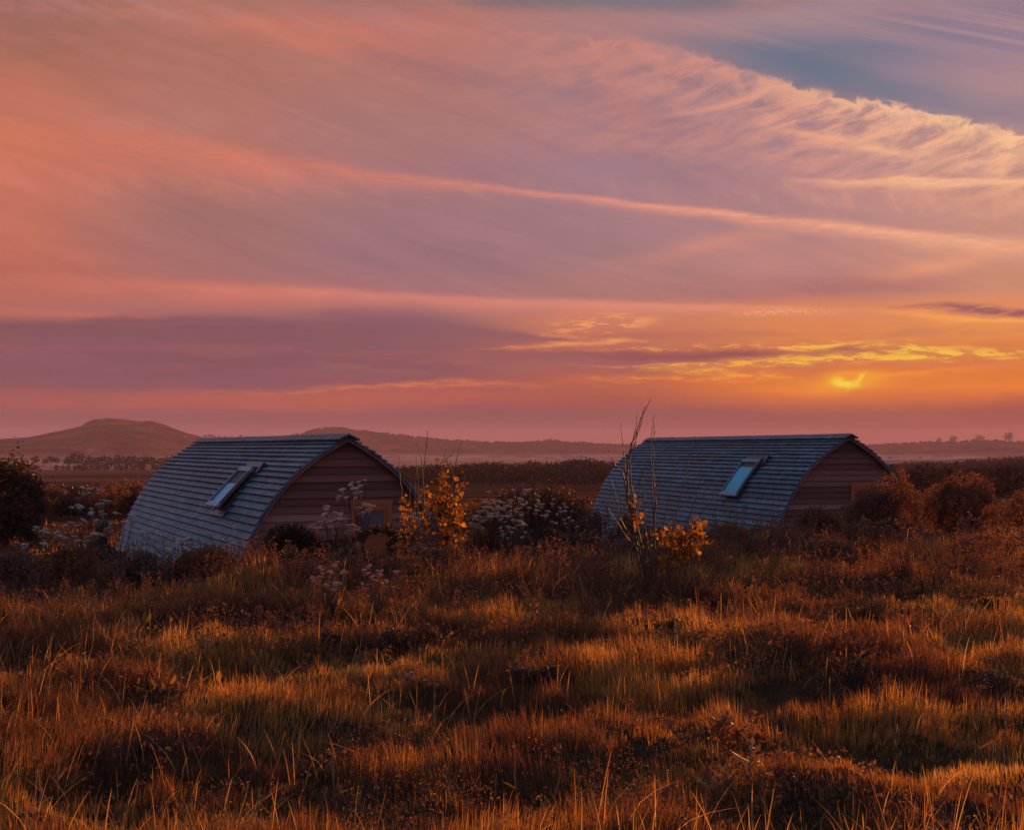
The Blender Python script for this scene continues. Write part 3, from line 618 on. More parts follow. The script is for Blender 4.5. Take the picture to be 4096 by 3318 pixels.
def ring(n, r0, r1, wd, hs=1.0, lv=(0, .45, .8, 1.0), half=HALF, tb=.36):
    X, Y = scatter(n, r0, r1, half); k = ~in_cabin(X, Y); X = X[k]; Y = Y[k]; n = len(X)
    tus = fbm(X * 4.2, Y * 4.2, 77, 3)
    h = gheight(X, Y) * RNG.uniform(.5, 1.2, n) * hs * (.25 + 1.5 * tus ** 1.3)
    ti = np.clip(tb + 1.5 * (fbm(X * .8, Y * 1.1, 5, 4) - .52) + RNG.normal(0, .14, n), 0, 1)
    ad = fbm(X * .7, Y * .7, 61, 2) * 9 + RNG.normal(0, .8, n)
    return blades(X, Y, ground(X, Y) - .03, h, wd * RNG.uniform(.6, 1.3, n), RNG.normal(.06, .12, n), np.abs(RNG.normal(.05, .13, n)), ad, ti, lv)
parts = [ring(190000, 3.5, 8, .0042), ring(230000, 8, 13, .006), ring(190000, 13, 20, .009), ring(60000, 20, 34, .014, .9, tb=.3), ring(50000, 34, 66, .04, .6, (0, .6, 1.0), .5, tb=.02)]
make_grass('meadow_grass', parts, 'dense dry meadow grass in tussocks covering the whole foreground', 'grass')
# long pale seeded stalks and arching dead blades among it
def special(n, r0, r1, hmul, wd, bend, ti0):
    X, Y = scatter(n, r0, r1); k = ~in_cabin(X, Y); X = X[k]; Y = Y[k]
    keep = RNG.uniform(0, 1, len(X)) < sstep(fbm(X * .9 + 40, Y * .9, 88, 2), .40, .62); X = X[keep]; Y = Y[keep]; n = len(X)
    h = (gheight(X, Y) + .12) * RNG.uniform(.8, 1.25, n) * hmul
    return blades(X, Y, ground(X, Y) - .03, h, wd * RNG.uniform(.7, 1.3, n), RNG.normal(.12, .1, n), np.abs(RNG.normal(bend, .2, n)), RNG.uniform(0, 6.28, n), np.clip(RNG.normal(ti0, .15, n), 0, 1), (0, .25, .5, .72, .88, 1.0))
make_grass('dead_grass', [special(900, 3.5, 9, .95, .005, .7, .75), special(1500, 9, 19, 1.0, .007, .55, .7), special(1600, 3.5, 9, .95, .006, .05, .55), special(3500, 9, 20, 1.0, .008, .05, .5)], 'taller bleached grass blades arching over the meadow tussocks', 'grass')
# low broad-leaved weeds between the tussocks
def weeds(n, r0, r1, size, seed):
    X, Y = scatter(n, r0, r1); k = ~in_cabin(X, Y); X = X[k]; Y = Y[k]
    keep = RNG.uniform(0, 1, len(X)) < sstep(fbm(X * .8 + 9, Y * .8 + 70, seed, 3), .47, .62); X = X[keep]; Y = Y[keep]; n = len(X)
    z = ground(X, Y) + gheight(X, Y) * RNG.uniform(.1, .78, n)
    return np.stack([X, Y, z], -1), size * RNG.uniform(.6, 1.4, n)

def leaf_quads(Pn, size, up=.3, asp=.55, seed=0, fold=.25, normal=None):
    """Pointed leaves: two folded halves, 5 vertices"""
    r = np.random.default_rng(seed); n = len(Pn)
    d_ = r.normal(0, 1, (n, 3)); d_[:, 2] += up; d_ /= np.linalg.norm(d_, axis=1)[:, None]
    q = r.normal(0, 1, (n, 3)); sd_ = np.cross(d_, q); sd_ /= np.linalg.norm(sd_, axis=1)[:, None] + 1e-9
    nn = np.cross(d_, sd_); size = np.asarray(size)[:, None] if not np.isscalar(size) else size
    a = Pn; b_ = Pn + d_ * size; mid = Pn + d_ * size * .45
    l = mid + sd_ * size * asp * .5 + nn * size * fold * .5; rr_ = mid - sd_ * size * asp * .5 + nn * size * fold * .5
    V = np.stack([a, l, b_, rr_], 1); nv = 4; base = (np.arange(n) * nv)[:, None]
    Tr = np.concatenate([base + np.array([0, 1, 2])[None], base + np.array([0, 2, 3])[None]])
    return V.reshape(-1, 3), Tr
pts = []; szs = []
for (n, r0, r1, s_, sd2) in ((34000, 4, 9, .026, 5), (40000, 9, 15, .04, 6), (30000, 15, 24, .06, 7)):
    a, b2 = weeds(n, r0, r1, s_, sd2); pts.append(a); szs.append(b2)
pts = np.concatenate(pts); szs = np.concatenate(szs)
V, Tr = leaf_quads(pts, szs, up=.6, seed=3)
me = meshnp('low_weeds', V, Tr, M['mid_leaf'], np.repeat(RNG.uniform(0, 1, len(pts)), 4))
o = bpy.data.objects.new('low_weeds', me); C.objects.link(o); tagd(o, 'low leafy weeds growing in the hollows between grass tussocks', 'weeds', kind='stuff')

def weed_stalks(n, r0, r1, hh, leaf, per, seed, sel):
    X, Y = scatter(n, r0, r1); k = ~in_cabin(X, Y) & (RNG.uniform(0, 1, len(X)) < sel(X, Y)); X = X[k]; Y = Y[k]; n = len(X)
    z = ground(X, Y); h = hh * (.55 + .9 * fbm(X * 1.3, Y * 1.3, seed, 3)) * RNG.uniform(.6, 1.2, n); ln = RNG.normal(0, .12, (n, 2))
    t_ = RNG.uniform(.15, 1, (n, per)); sp = .05 * (1.15 - t_)
    px_ = X[:, None] + ln[:, :1] * h[:, None] * t_ + RNG.normal(0, 1, (n, per)) * sp; py_ = Y[:, None] + ln[:, 1:] * h[:, None] * t_ + RNG.normal(0, 1, (n, per)) * sp; pz_ = z[:, None] + h[:, None] * t_
    p = np.stack([px_, py_, pz_], -1).reshape(-1, 3); V, Tr = leaf_quads(p, leaf * RNG.uniform(.5, 1.4, len(p)), up=1.1, seed=seed, asp=.4)
    ti = np.repeat(np.repeat(np.clip(RNG.normal(.4, .22, n), 0, 1), per), 4)
    b = blades(X, Y, z, h * 1.02, np.full(n, leaf * .16), np.hypot(ln[:, 0], ln[:, 1]), np.zeros(n), np.arctan2(ln[:, 1], ln[:, 0]), np.full(n, .2), (0, .5, 1.0))
    return V, Tr, ti, b
VV = []; TT = []; QQ = []; tt = []; off = 0
for arg in ((2600, 10.5, 14, .26, .026, 26, 41, lambda X, Y: .15 + .85 * sstep(-X, -1.5, .8)), (5600, 13.5, 17.5, .40, .030, 26, 42, lambda X, Y: .4 + .6 * sstep(-X, -2.5, 0)), (5200, 17, 23, .36, .038, 24, 43, lambda X, Y: .9 * sstep(X, -1.5, .5) * (1 - .85 * sstep(X, 3.2, 5))), (4200, 4.5, 10.5, .17, .015, 24, 44, lambda X, Y: sstep(fbm(X * .9 + 5, Y * 1.2, 8, 3), .46, .58))):
    V, Tr, ti, bl = weed_stalks(*arg); VV += [V, bl[0]]; TT += [Tr + off, bl[2] + off + len(V)]; QQ.append(bl[1] + off + len(V)); tt += [ti, bl[3]]; off += len(V) + len(bl[0])
me = meshnp('tall_weeds', np.concatenate(VV), [np.concatenate(QQ), np.concatenate(TT)], M['mid_leaf'], np.concatenate(tt)); o = bpy.data.objects.new('tall_weeds', me); C.objects.link(o); tagd(o, 'tangle of tall brown seeding weeds along the meadow edge before the cabins', 'weeds', kind='stuff')

# ---------------------------------------------------------------- shrubs
def gz(x, y): return float(ground(np.array([x]), np.array([y]))[0])
def crown_pts(lobes, n, seed, shell=.55, rough=.35):
    r = np.random.default_rng(seed); vol = np.array([l[3] * l[4] * l[5] for l in lobes]) ** .7; out = []
    for l, k in zip(lobes, (vol / vol.sum() * n).astype(int) + 1):
        d_ = r.normal(0, 1, (k, 3)); d_ /= np.linalg.norm(d_, axis=1)[:, None]
        lump = .74 + rough * 1.6 * (vnoise(d_[:, 0] * 2.6 + 7 * l[0], d_[:, 1] * 2.6 + d_[:, 2] * 3.1 + seed, seed) + .5 * vnoise(d_[:, 0] * 6 + 3, d_[:, 1] * 6 + d_[:, 2] * 5, seed + 5) - .55)
        rad = (1 - (1 - shell) * r.uniform(0, 1, k) ** 1.6) * lump
        out.append(np.array(l[:3])[None] + d_ * rad[:, None] * np.array(l[3:6])[None])
    p = np.concatenate(out)
    g_ = vnoise(p[:, 0] * 3.1, p[:, 2] * 3.1 + p[:, 1] * 2.3, seed + 9)       # gaps
    return p[(g_ > .27) & (p[:, 2] > .02)]
def shrub(name, u, vbase, Y, lobes, n, leaf, label, cat, group=None, mk='dark_leaf', seed=1, twigs=14, up=.3, asp=.55, z=None, spikes=0, shell=.55):
    """lobes in metres: (dx, dy, dz, rx, ry, rz) from the base"""
    x = Xof(u, Y); z = gz(x, Y) if z is None else z
    root = empty(name, (x, Y, z), 0, label, cat, group); r = np.random.default_rng(seed)
    p = crown_pts(lobes, n, seed, shell)
    if spikes:                                                     # shoots that stick out of the outline
        for _ in range(spikes):
            l = lobes[r.integers(len(lobes))]; d_ = r.normal(0, 1, 3); d_[2] = abs(d_[2]) + .5; d_ /= np.linalg.norm(d_)
            s0 = np.array(l[:3]) + d_ * np.array(l[3:6]) * .85; ln = r.uniform(.12, .32) * max(l[3:6]); dd = d_ + r.normal(0, .2, 3); dd[2] += .5
            k = max(4, int(ln / leaf * 3)); p = np.concatenate([p, s0[None] + np.linspace(0, 1, k)[:, None] * dd[None] * ln + r.normal(0, leaf * .35, (k, 3))])
    V, Tr = leaf_quads(p, leaf * r.uniform(.6, 1.35, len(p)), up=up, seed=seed, asp=asp)
    cl = fbm(p[:, 0] * 2.5, p[:, 2] * 2.5 + p[:, 1] * 2, seed + 3, 2)
    me = meshnp('crown', V, Tr, M[mk], np.repeat(np.clip(.1 + .8 * cl + r.normal(0, .16, len(p)), 0, 1), 4)); child('crown', me, root)
    mb = MB()
    for _ in range(twigs):
        l = lobes[r.integers(len(lobes))]; e = np.array(l[:3]) + r.uniform(-.7, .7, 3) * np.array(l[3:6]); e[2] = max(e[2], .2)
        b0 = np.array([r.uniform(-.15, .15), r.uniform(-.1, .1), 0.0]); mid = (b0 + e) / 2 + r.normal(0, .06, 3)
        tw = min(1.0, l[3] * 1.3); mb.tube([b0, mid, e], [.018 * tw, .010 * tw, .004 * tw], 4, r.uniform(.2, .6))
    child('stems', mb.mesh('stems', M['twig']), root)
    return root
def px(n, Y): return n / F * Y      # pixels of the photograph -> metres at distance Y
def bush(name, Y, boxes, n, leaf, label, cat, group=None, **k):
    """boxes: (u0, v0, u1, v1) outlines on the photograph, made into lobes as deep as they are wide"""
    uc = sum(b_[0] + b_[2] for b_ in boxes) / (2 * len(boxes)); x = Xof(uc, Y); z = gz(x, Y) - .05; lobes = []
    for q, (a, b_, c_, e) in enumerate(boxes):
        rx = px(c_ - a, Y) / 2; rz = px(e - b_, Y) / 2
        lobes.append((Xof((a + c_) / 2, Y) - x, .12 * rx * (-1) ** q, EYE + (HV - (b_ + e) / 2) / F * Y - z, rx, rx * .8, rz))
    return shrub(name, uc, 0, Y, lobes, n, leaf, label, cat, group, z=z, **k)
bush('hedge_shrub', 17.5, [(-150,1850,110,2240), (10,1835,185,2230), (-110,1812,110,2050), (70,1905,215,2200), (-260,1830,-20,2220)], 15000, .055, 'tall dark leafy shrub cut off by the left edge, above the weeds', 'shrub', seed=5, spikes=30)
bush('round_shrub', 21.0, [(1960,1932,2210,2180), (2090,1925,2320,2170), (1870,1990,2060,2190), (2200,1950,2360,2180)], 13000, .05, 'dark rounded shrub behind the white flowers, between the two cabins', 'shrub', seed=8, spikes=16)
bush('leafy_bush', 19.5, [(2340,2040,2540,2240), (2280,2070,2440,2250), (2440,2030,2560,2200)], 8200, .05, 'low dark leafy bush at the far-left foot of the right cabin', 'shrub', seed=9, mk='mid_leaf', spikes=8)
bush('twiggy_bush', 19.0, [(2300,2010,2430,2240), (2400,1995,2530,2220), (2500,2040,2600,2220)], 4200, .034, 'thin purplish twiggy bush before the far-left foot of the right cabin', 'shrub', seed=19, mk='grey_leaf', spikes=26, twigs=40)
bush('leafy_bush', 18.2, [(2130,2085,2340,2240), (2220,2070,2380,2240)], 5000, .05, 'low brownish bush in front of the rounded shrub, below its right side', 'shrub', seed=10, mk='dark_leaf', spikes=6)
bush('bramble', 15.9, [(1090,2095,1240,2270), (1030,2130,1130,2280), (1190,2120,1290,2270), (1060,2110,1140,2200), (1250,2150,1360,2290)], 8000, .045, 'dark bramble mound at the left foot of the near cabin gable', 'bramble', 'brambles in front of the near cabin', seed=12, spikes=12)
bush('bramble', 16.1, [(1400,2110,1510,2290), (1500,2085,1600,2280), (1340,2130,1430,2290), (1560,2110,1680,2280), (1460,2100,1540,2200)], 8000, .045, 'dark bramble mound below the glazed door of the near cabin', 'bramble', 'brambles in front of the near cabin', seed=13, spikes=12)
bush('bramble', 15.0, [(1300,2165,1560,2330), (1500,2160,1700,2330), (1650,2180,1880,2340)], 9000, .04, 'greyish tangle of bramble in front of the two dark bramble mounds', 'bramble', 'brambles in front of the near cabin', seed=14, mk='grey_leaf', spikes=14)
bush('leafy_bush', 20.2, [(3175,2012,3345,2200), (3145,2065,3280,2220), (3250,2045,3400,2210)], 9000, .05, 'rounded ferny bush with tawny top below the gable of the right cabin', 'shrub', seed=15, mk='mid_leaf', spikes=12, asp=.35)
bush('corner_shrub', 22.8, [(3365,1965,3500,2150), (3390,1945,3560,2150), (3500,1900,3625,2130), (3560,1925,3690,2150), (3590,1875,3632,1960), (3430,1960,3680,2160)], 12000, .045, 'scraggly shrub against the right corner of the right cabin', 'shrub', seed=16, mk='mid_leaf', spikes=44)
bush('clipped_bush', 23.2, [(3680,1912,3930,2140), (3730,1896,3985,2140), (3810,1915,4020,2150)], 17000, .045, 'big dome-shaped bush to the right of the right cabin, lit along its right edge', 'shrub', seed=17, mk='mid_leaf', spikes=10, shell=.72)
bush('edge_bush', 24.5, [(4015,1950,4200,2150), (4120,1940,4300,2150)], 6000, .05, 'dark bush cut off by the right edge behind the dome-shaped bush', 'shrub', seed=18, mk='mid_leaf', spikes=12)
for q, (Y, bx, n, lab) in enumerate([(17.8, (1830,2120,2010,2260), 3600, 'left of the massed umbels'), (18.8, (2480,2085,2680,2230), 4200, 'behind the base of the right yellow sapling'), (19.2, (2680,2105,2880,2220), 4000, 'below the middle of the right cabin roof'), (19.6, (2980,2090,3170,2200), 3600, 'at the near foot of the right cabin roof'), (20.6, (3350,2080,3520,2190), 3000, 'between the ferny bush and the corner shrub'), (17.2, (2180,2120,2420,2260), 4200, 'below the gap left of the right cabin')]):
    bush('brown_bush', Y, [bx, (bx[0] - 70, bx[1] + 30, (bx[0] + bx[2]) / 2, bx[3]), ((bx[0] + bx[2]) / 2, bx[1] + 25, bx[2] + 70, bx[3])], n, .042, 'tangled brown bush ' + lab, 'shrub', 'brown scrub between and before the cabins', seed=160 + q, mk=('mid_leaf', 'grey_leaf')[q % 2], spikes=22, twigs=8)
for q, (Y, bx, n, lab) in enumerate([(14.4, (720,2190,960,2300), 2600, 'in front of the left roof foot'), (13.9, (460,2200,700,2330), 2600, 'below the near end of the seated figure'), (14.0, (180,2180,420,2330), 2800, 'right of the tall left shrub foot'), (13.4, (-20,2190,200,2340), 2800, 'below the tall shrub at the left edge'), (16.0, (1700,2190,1900,2300), 2400, 'beneath the left yellow sapling'), (17.0, (2430,2130,2640,2260), 2600, 'at the base of the right yellow sapling'), (18.6, (2820,2090,3010,2180), 2400, 'in front of the closed skylight'), (16.8, (3220,2160,3420,2250), 2400, 'below the ferny bush by the right cabin'), (17.0, (3820,2130,4060,2210), 2400, 'below the dome-shaped bush on the right'), (18.2, (1950,2110,2180,2210), 3000, 'under the massed pale umbels')]):
    bush('weed_clump', Y, [bx, (bx[0] - 60, bx[1] + 40, (bx[0] + bx[2]) / 2, bx[3])], n, .04, 'tangled brown weed clump ' + lab, 'weeds', 'low weed clumps', seed=60 + q, mk=('mid_leaf', 'grey_leaf')[q % 2], spikes=9, twigs=5)
for q, (Y, bx, mk, lab) in enumerate([(9.6, [(1490,2500,1660,2640), (1620,2490,1780,2620)], 'dark_leaf', 'dark leafy hummock in the meadow behind the pink seed heads'),
    (9.9, [(1240,2530,1400,2640)], 'dark_leaf', 'small dark hummock just left of the larger dark one'),
    (10.6, [(2500,2480,2680,2570), (2620,2470,2800,2570)], 'dark_leaf', 'low dark hummock in the meadow right of centre'),
    (8.4, [(3850,2690,4100,2800)], 'grey_leaf', 'greyish tangle of stalks near the right edge of the meadow'),
    (11.5, [(3200,2420,3500,2500), (3400,2400,3640,2490)], 'dark_leaf', 'long low dark hummock in the far meadow on the right'),
    (8.0, [(2040,2620,2240,2760)], 'grey_leaf', 'dull leafy hummock just right of the pink flower heads')]):
    bush('grass_hummock', Y, bx, 2600, .028, lab, 'hummock', 'dark hummocks in the meadow', seed=80 + q, mk=mk, twigs=4, spikes=8)

# ---------------------------------------------------------------- saplings with yellow leaves and bare shoots
def round_leaf(mb, p, size, r, tint, droop=.3):
    d_ = r.normal(0, 1, 3); d_[2] -= droop * 2; d_ /= np.linalg.norm(d_); q = r.normal(0, 1, 3); s_ = np.cross(d_, q); s_ /= np.linalg.norm(s_); nn = np.cross(d_, s_)
    ang_ = np.array([0, .45, 1.0, 1.6, 2.2, 2.8]); c0 = []
    prof_ = [(0, 0), (.12, .34), (.42, .5), (.75, .38), (1.0, 0), (.75, -.38), (.42, -.5), (.12, -.34)]
    V = [p + d_ * size * a + s_ * size * b * .92 + nn * size * (abs(b) * .45 + .25 * a * a) for a, b in prof_] + [p + d_ * size * .45]
    mb.add(V, [(k, (k + 1) % 8, 8) for k in range(8)], tint)
def sapling(u, Y, z, shoots, leaf_boxes, label, seed, bushy):
    x = Xof(u, Y); root = empty('sapling', (x, Y, z), 0, label, 'sapling', 'yellow-leaved saplings with bare shoots'); r = np.random.default_rng(seed)
    mb = MB(); allp = []
    for (pl, rad) in shoots:                                       # polyline in photograph pixels
        vg = HV + F * (EYE - z) / Y; rad = min(.0125, max(.0085, rad)) * Y / 15.0; pl = [(q_[0], q_[1], q_[2]) for q_ in pl]; pl = [(u * .55 + pl[0][0] * .45, vg, 0)] + list(pl)
        pts = np.array([[Xof(a, Y) - x, (q * 7919 % 13 - 6) * .0 + dy, EYE + (HV - b) / F * Y - z] for q, (a, b, dy) in enumerate(pl)])
        n = max(8, len(pts) * 4); tt_ = np.linspace(0, len(pts) - 1, n)
        c_ = np.stack([np.interp(tt_, np.arange(len(pts)), pts[:, k]) for k in range(3)], -1)
        c_[1:-1] = (c_[:-2] + c_[1:-1] * 2 + c_[2:]) / 4 ; c_[1:-1] += r.normal(0, .004, c_[1:-1].shape)
        rd = np.linspace(rad, rad * .28, n); rd[::3] *= 1.25
        mb.tube(c_, rd, 5, r.uniform(.05, .45)); allp.append(c_)
        for _ in range(int(n / 3)):                                # short spurs and buds
            k = r.integers(2, n - 1); ln = r.uniform(.02, .07); dv = r.normal(0, .6, 3); dv[2] = abs(dv[2]) + .7; dv /= np.linalg.norm(dv)
            mb.tube([c_[k], c_[k] + dv * ln * .7], [rad * .28, rad * .12], 4, .5)
    for _ in range(bushy):
        pl = allp[r.integers(len(allp))]; k = r.integers(0, max(2, len(pl) // 3)); b0 = pl[k]; dv = r.normal(0, .55, 3); dv[2] = abs(dv[2]) + 1.3; dv /= np.linalg.norm(dv); ln = r.uniform(.15, .5)
        e = b0 + dv * ln; mid = (b0 + e) / 2 + r.normal(0, .03, 3); mb.tube([b0, mid, e], [.0035, .0025, .0012], 4, r.uniform(.1, .5))
    child('branches', mb.mesh('branches', M['twig']), root)
    ml = MB()
    for (a, b, ru, rv, n, size) in leaf_boxes:
        for _ in range(int(n * 1.9)):
            pu = a + r.normal(0, .5) * ru; pv = b + r.normal(0, .5) * rv
            p = np.array([Xof(pu, Y) - x, r.normal(0, .14), EYE + (HV - pv) / F * Y - z])
            round_leaf(ml, p, size * Y / 16 * .74 * r.uniform(.45, 1.3), r, np.clip(r.normal(.42 if r.uniform() < .6 else .1, .25), 0, 1))
    child('leaves', ml.mesh('leaves', M['yellow_leaf']), root)
    return root
Y = 15.8
sapling(1720, Y, -.32, [
  ([(1700,2240,0),(1700,2100,0),(1690,1960,.02),(1695,1860,.02),(1706,1790,.02),(1710,1722,.02)], .014),
  ([(1680,2230,.05),(1672,2050,.06),(1668,1880,.05),(1663,1820,.05)], .008),
  ([(1692,1860,.02),(1675,1800,.0),(1667,1770,0)], .006),
  ([(1730,2240,0),(1760,2080,0),(1790,1980,0),(1808,1920,0),(1815,1880,0),(1838,1790,0),(1843,1768,0)], .011),
  ([(1812,1900,0),(1800,1860,.0),(1780,1830,.0),(1775,1810,.0)], .006),
  ([(1750,2240,0),(1756,2000,.05),(1762,1860,.05),(1780,1810,.05)], .009),
  ([(1775,1850,.05),(1790,1830,.05),(1812,1818,.05)], .004),
  ([(1630,2200,0),(1614,2060,0),(1602,1930,0),(1596,1850,0),(1595,1820,0)], .009),
  ([(1640,2150,0),(1637,1970,0),(1650,1860,0)], .006),
  ([(1660,2180,.1),(1655,2000,.1),(1662,1870,.1)], .006)],
  [(1770,2000,50,130,110,.085), (1820,2080,38,70,60,.09), (1800,2170,50,55,60,.09), (1700,2100,60,60,26,.085), (1620,2060,26,90,34,.08), (1605,2165,34,24,22,.09), (1770,1900,18,34,14,.075), (1840,1960,24,60,16,.08), (1700,2000,40,60,18,.075)],
  'tall yellow-leaved sapling with bare shoots at the right corner of the near cabin', 21, 46)
Y = 13.2
sapling(2640, Y, gz(Xof(2640, Y), Y), [
  ([(2560,2230,0),(2530,2080,0),(2512,2010,.0),(2508,1930,.0),(2514,1850,.0),(2520,1790,.0),(2548,1720,0),(2575,1650,0),(2600,1596,0)], .016),
  ([(2580,2230,0),(2540,2060,0),(2505,2000,0),(2506,1900,0),(2518,1830,.05),(2540,1780,.05),(2552,1740,.05),(2570,1680,.05),(2579,1626,.05)], .013),
  ([(2515,1840,0),(2530,1770,0),(2545,1700,0),(2548,1652,0)], .007),
  ([(2620,2240,0),(2618,2100,0),(2622,1980,0),(2612,1900,0),(2615,1800,0),(2618,1700,0),(2617,1653,0)], .012),
  ([(2603,1750,0),(2612,1700,0)], .004),
  ([(2500,1880,0),(2498,1810,0),(2488,1740,0),(2483,1690,0)], .008),
  ([(2500,1900,.05),(2470,1870,.05),(2445,1820,.05),(2428,1788,.05)], .007),
  ([(2680,2240,0),(2700,2080,0),(2730,1960,0),(2752,1860,0),(2768,1780,0),(2777,1742,0)], .010),
  ([(2700,2200,0),(2760,2060,0),(2792,1960,0),(2808,1890,0),(2808,1838,0)], .008),
  ([(2740,2240,.05),(2790,2080,.05),(2856,1990,.05),(2858,1920,.05)], .006),
  ([(2600,2230,.1),(2580,2060,.1),(2575,1900,.1),(2590,1800,.1)], .007),
  ([(2600,2230,.1),(2625,2060,.1),(2645,1900,.1),(2655,1780,.1)], .006),
  ([(2610,2230,-.1),(2660,2060,-.1),(2690,1900,-.1),(2700,1800,-.1)], .006),
  ([(2570,2240,-.1),(2480,2080,-.1),(2465,2000,-.1),(2440,1900,-.1)], .006),
  ([(2580,2240,-.1),(2500,2140,-.1),(2430,2030,-.1)], .006)],
  [(2700,2130,60,36,52,.09), (2770,2140,46,40,40,.09), (2740,2205,54,30,44,.095), (2680,2240,44,22,26,.1), (2790,2100,22,34,14,.09), (2535,2020,16,40,14,.1), (2545,2080,20,30,10,.09), (2620,2150,60,40,18,.08), (2830,2160,14,24,7,.09)],
  'yellow-leaved sapling with a fan of tall bare shoots in front of the right cabin roof', 22, 80)
# bare tangle in front of the right skylight
r = np.random.default_rng(5); x0 = Xof(2920, 18.0); root = empty('dry_weed', (x0, 18.0, -.15), 0, 'bare dead weed stalks standing below the closed skylight', 'weed'); mb = MB()
for q in range(26):
    a = 2890 + r.uniform(-60, 90); b = r.uniform(1990, 2090); yy = r.uniform(-.15, .15)
    p0 = np.array([Xof(2920 + r.uniform(-30, 30), 18) - x0, yy, 0]); p1 = np.array([Xof(a, 18) - x0, yy, EYE + (HV - b) / F * 18 + .15]); md = (p0 + p1) / 2 + r.normal(0, .03, 3)
    mb.tube([p0, md, p1], [.004, .003, .0015], 4, r.uniform(.1, .6))
    for _ in range(3):
        k = r.uniform(.4, 1); s0 = p0 + (p1 - p0) * k; mb.tube([s0, s0 + r.normal(0, .05, 3) + np.array([0, 0, .06])], [.002, .001], 3, .4)
child('stalks', mb.mesh('stalks', M['twig']), root)

# ---------------------------------------------------------------- umbel flowers
def umbel_mesh(r, rad, mk, dense=1.0):
    mb = MB(); ns = int(15 * dense)
    mb.tube([(0, 0, -.10), (0, 0, -.05)], .0025, 4, .2)
    for q in range(ns):
        a = q * 2.39996 + r.normal(0, .2); rr_ = rad * math.sqrt((q + .4) / ns); z = .35 * (rad - rr_ * rr_ / rad) * 1.0
        c_ = np.array([rr_ * math.cos(a), rr_ * math.sin(a), z + r.normal(0, .003)])
        mb.tube([(0, 0, -.05), c_], .0012, 3, .1)
        k = 5
        for _ in range(k):
            p = c_ + r.normal(0, .006, 3) * np.array([1, 1, .4]); s_ = r.uniform(.006, .010)
            V = p[None] + s_ * np.array([(1,0,0),(0,1,0),(-1,0,0),(0,-1,0),(0,0,.6),(0,0,-.5)])
            mb.add(V, [(0,1,4),(1,2,4),(2,3,4),(3,0,4),(1,0,5),(2,1,5),(3,2,5),(0,3,5)], r.uniform(.3, 1))
    return mb.mesh('flower_head', M[mk])
r0 = np.random.default_rng(77)
HEADS = [umbel_mesh(r0, rr_, 'flower') for rr_ in (.04, .05, .058)]
PHEADS = [umbel_mesh(r0, rr_, 'pink', 1.0) for rr_ in (.028, .036, .045)]
def umbel_plant(name, Y, heads, zb, label, group, hd=HEADS, seed=0, sc_=1.0, base_u=None, leaves=14):
    """heads: (u, v) of every flower head in the photograph"""
    r = np.random.default_rng(seed); us = [h[0] for h in heads]; bu = base_u or sum(us) / len(us); x = Xof(bu, Y)
    z = gz(x, Y) if zb is None else zb
    root = empty(name, (x, Y, z), 0, label, 'plant', group); mb = MB(); lowest = max(h[1] for h in heads)
    zl = EYE + (HV - lowest) / F * Y - z; fork = np.array([0, 0, max(.08, zl * .45)])
    mb.tube([(0, 0, -.02), fork * .5 + r.normal(0, .01, 3), fork], [.009, .008, .007], 5, .4)
    for q, (a, b) in enumerate(heads):
        p = np.array([Xof(a, Y) - x, r.uniform(-.12, .12), EYE + (HV - b) / F * Y - z - .05]); md = fork * .5 + p * .5 + np.array([(p[0]) * .12, 0, .02]) + r.normal(0, .01, 3)
        p0 = p - np.array([0, 0, .03]); mb.tube([fork, md, p0], [.006, .004, .0025], 4, r.uniform(.2, .7))
        h = child('flower_head', hd[r.integers(len(hd))], root); h.location = p + np.array([0, 0, .03]); s_ = sc_ * .78 * r.uniform(.7, 1.25); h.scale = (s_, s_, s_); h.rotation_euler = (r.normal(0, .22), r.normal(0, .22), r.uniform(0, 6))
    child('stem', mb.mesh('stem', M['dark_stem' if hd is HEADS else 'stem']), root)
    if leaves:
        p = np.stack([r.normal(0, .10, leaves), r.normal(0, .08, leaves), r.uniform(.02, max(.1, zl * .7), leaves)], -1)
        V, Tr = leaf_quads(p, r.uniform(.05, .11, leaves), up=.4, seed=seed, asp=.4); child('leaves', meshnp('leaves', V, Tr, M['mid_leaf'], np.repeat(r.uniform(0, 1, leaves), 4)), root)
    return root
# in front of the left gable
umbel_plant('umbel_plant', 15.3, [(1455,1914),(1432,1922),(1405,1926),(1400,1936),(1441,1936),(1425,1947),(1374,1951),(1422,1967),(1440,1963),(1420,1986),(1452,2008),(1470,2010),(1478,2018),(1490,2017),(1462,2020),(1450,2015),(1435,2023),(1478,2032),(1447,2046)], -.1, 'tallest pale umbel plant in front of the near cabin gable and its door frame', 'umbels before the near gable', seed=1, base_u=1440)
umbel_plant('umbel_plant', 15.2, [(1361,1977),(1382,1984),(1346,1987),(1305,2020),(1302,2028),(1342,2045),(1366,2048),(1293,2052),(1303,2067),(1322,2078),(1308,2080),(1358,2068),(1380,2070),(1282,2080),(1331,2100),(1310,2101),(1345,2094),(1270,2104),(1395,2096)], -.1, 'pale umbel plant with many small heads left of the glazed door of the near cabin', 'umbels before the near gable', seed=2, base_u=1335)
umbel_plant('umbel_plant', 15.1, [(1422,2098),(1403,2094),(1440,2104),(1425,2116),(1400,2118),(1250,2090),(1235,2100),(1262,2110)], -.1, 'low straggling umbel plant just under the glazed door', 'umbels before the near gable', seed=3, base_u=1420)
umbel_plant('umbel_plant', 16.4, [(1645,2058),(1650,2072),(1662,2066),(1672,2074),(1640,2082),(1655,2092),(1668,2098),(1685,2070),(1695,2082),(1678,2108),(1655,2048)], -.3, 'pale umbel plant among the stems of the left yellow sapling', 'umbels before the near gable', seed=4, base_u=1665)
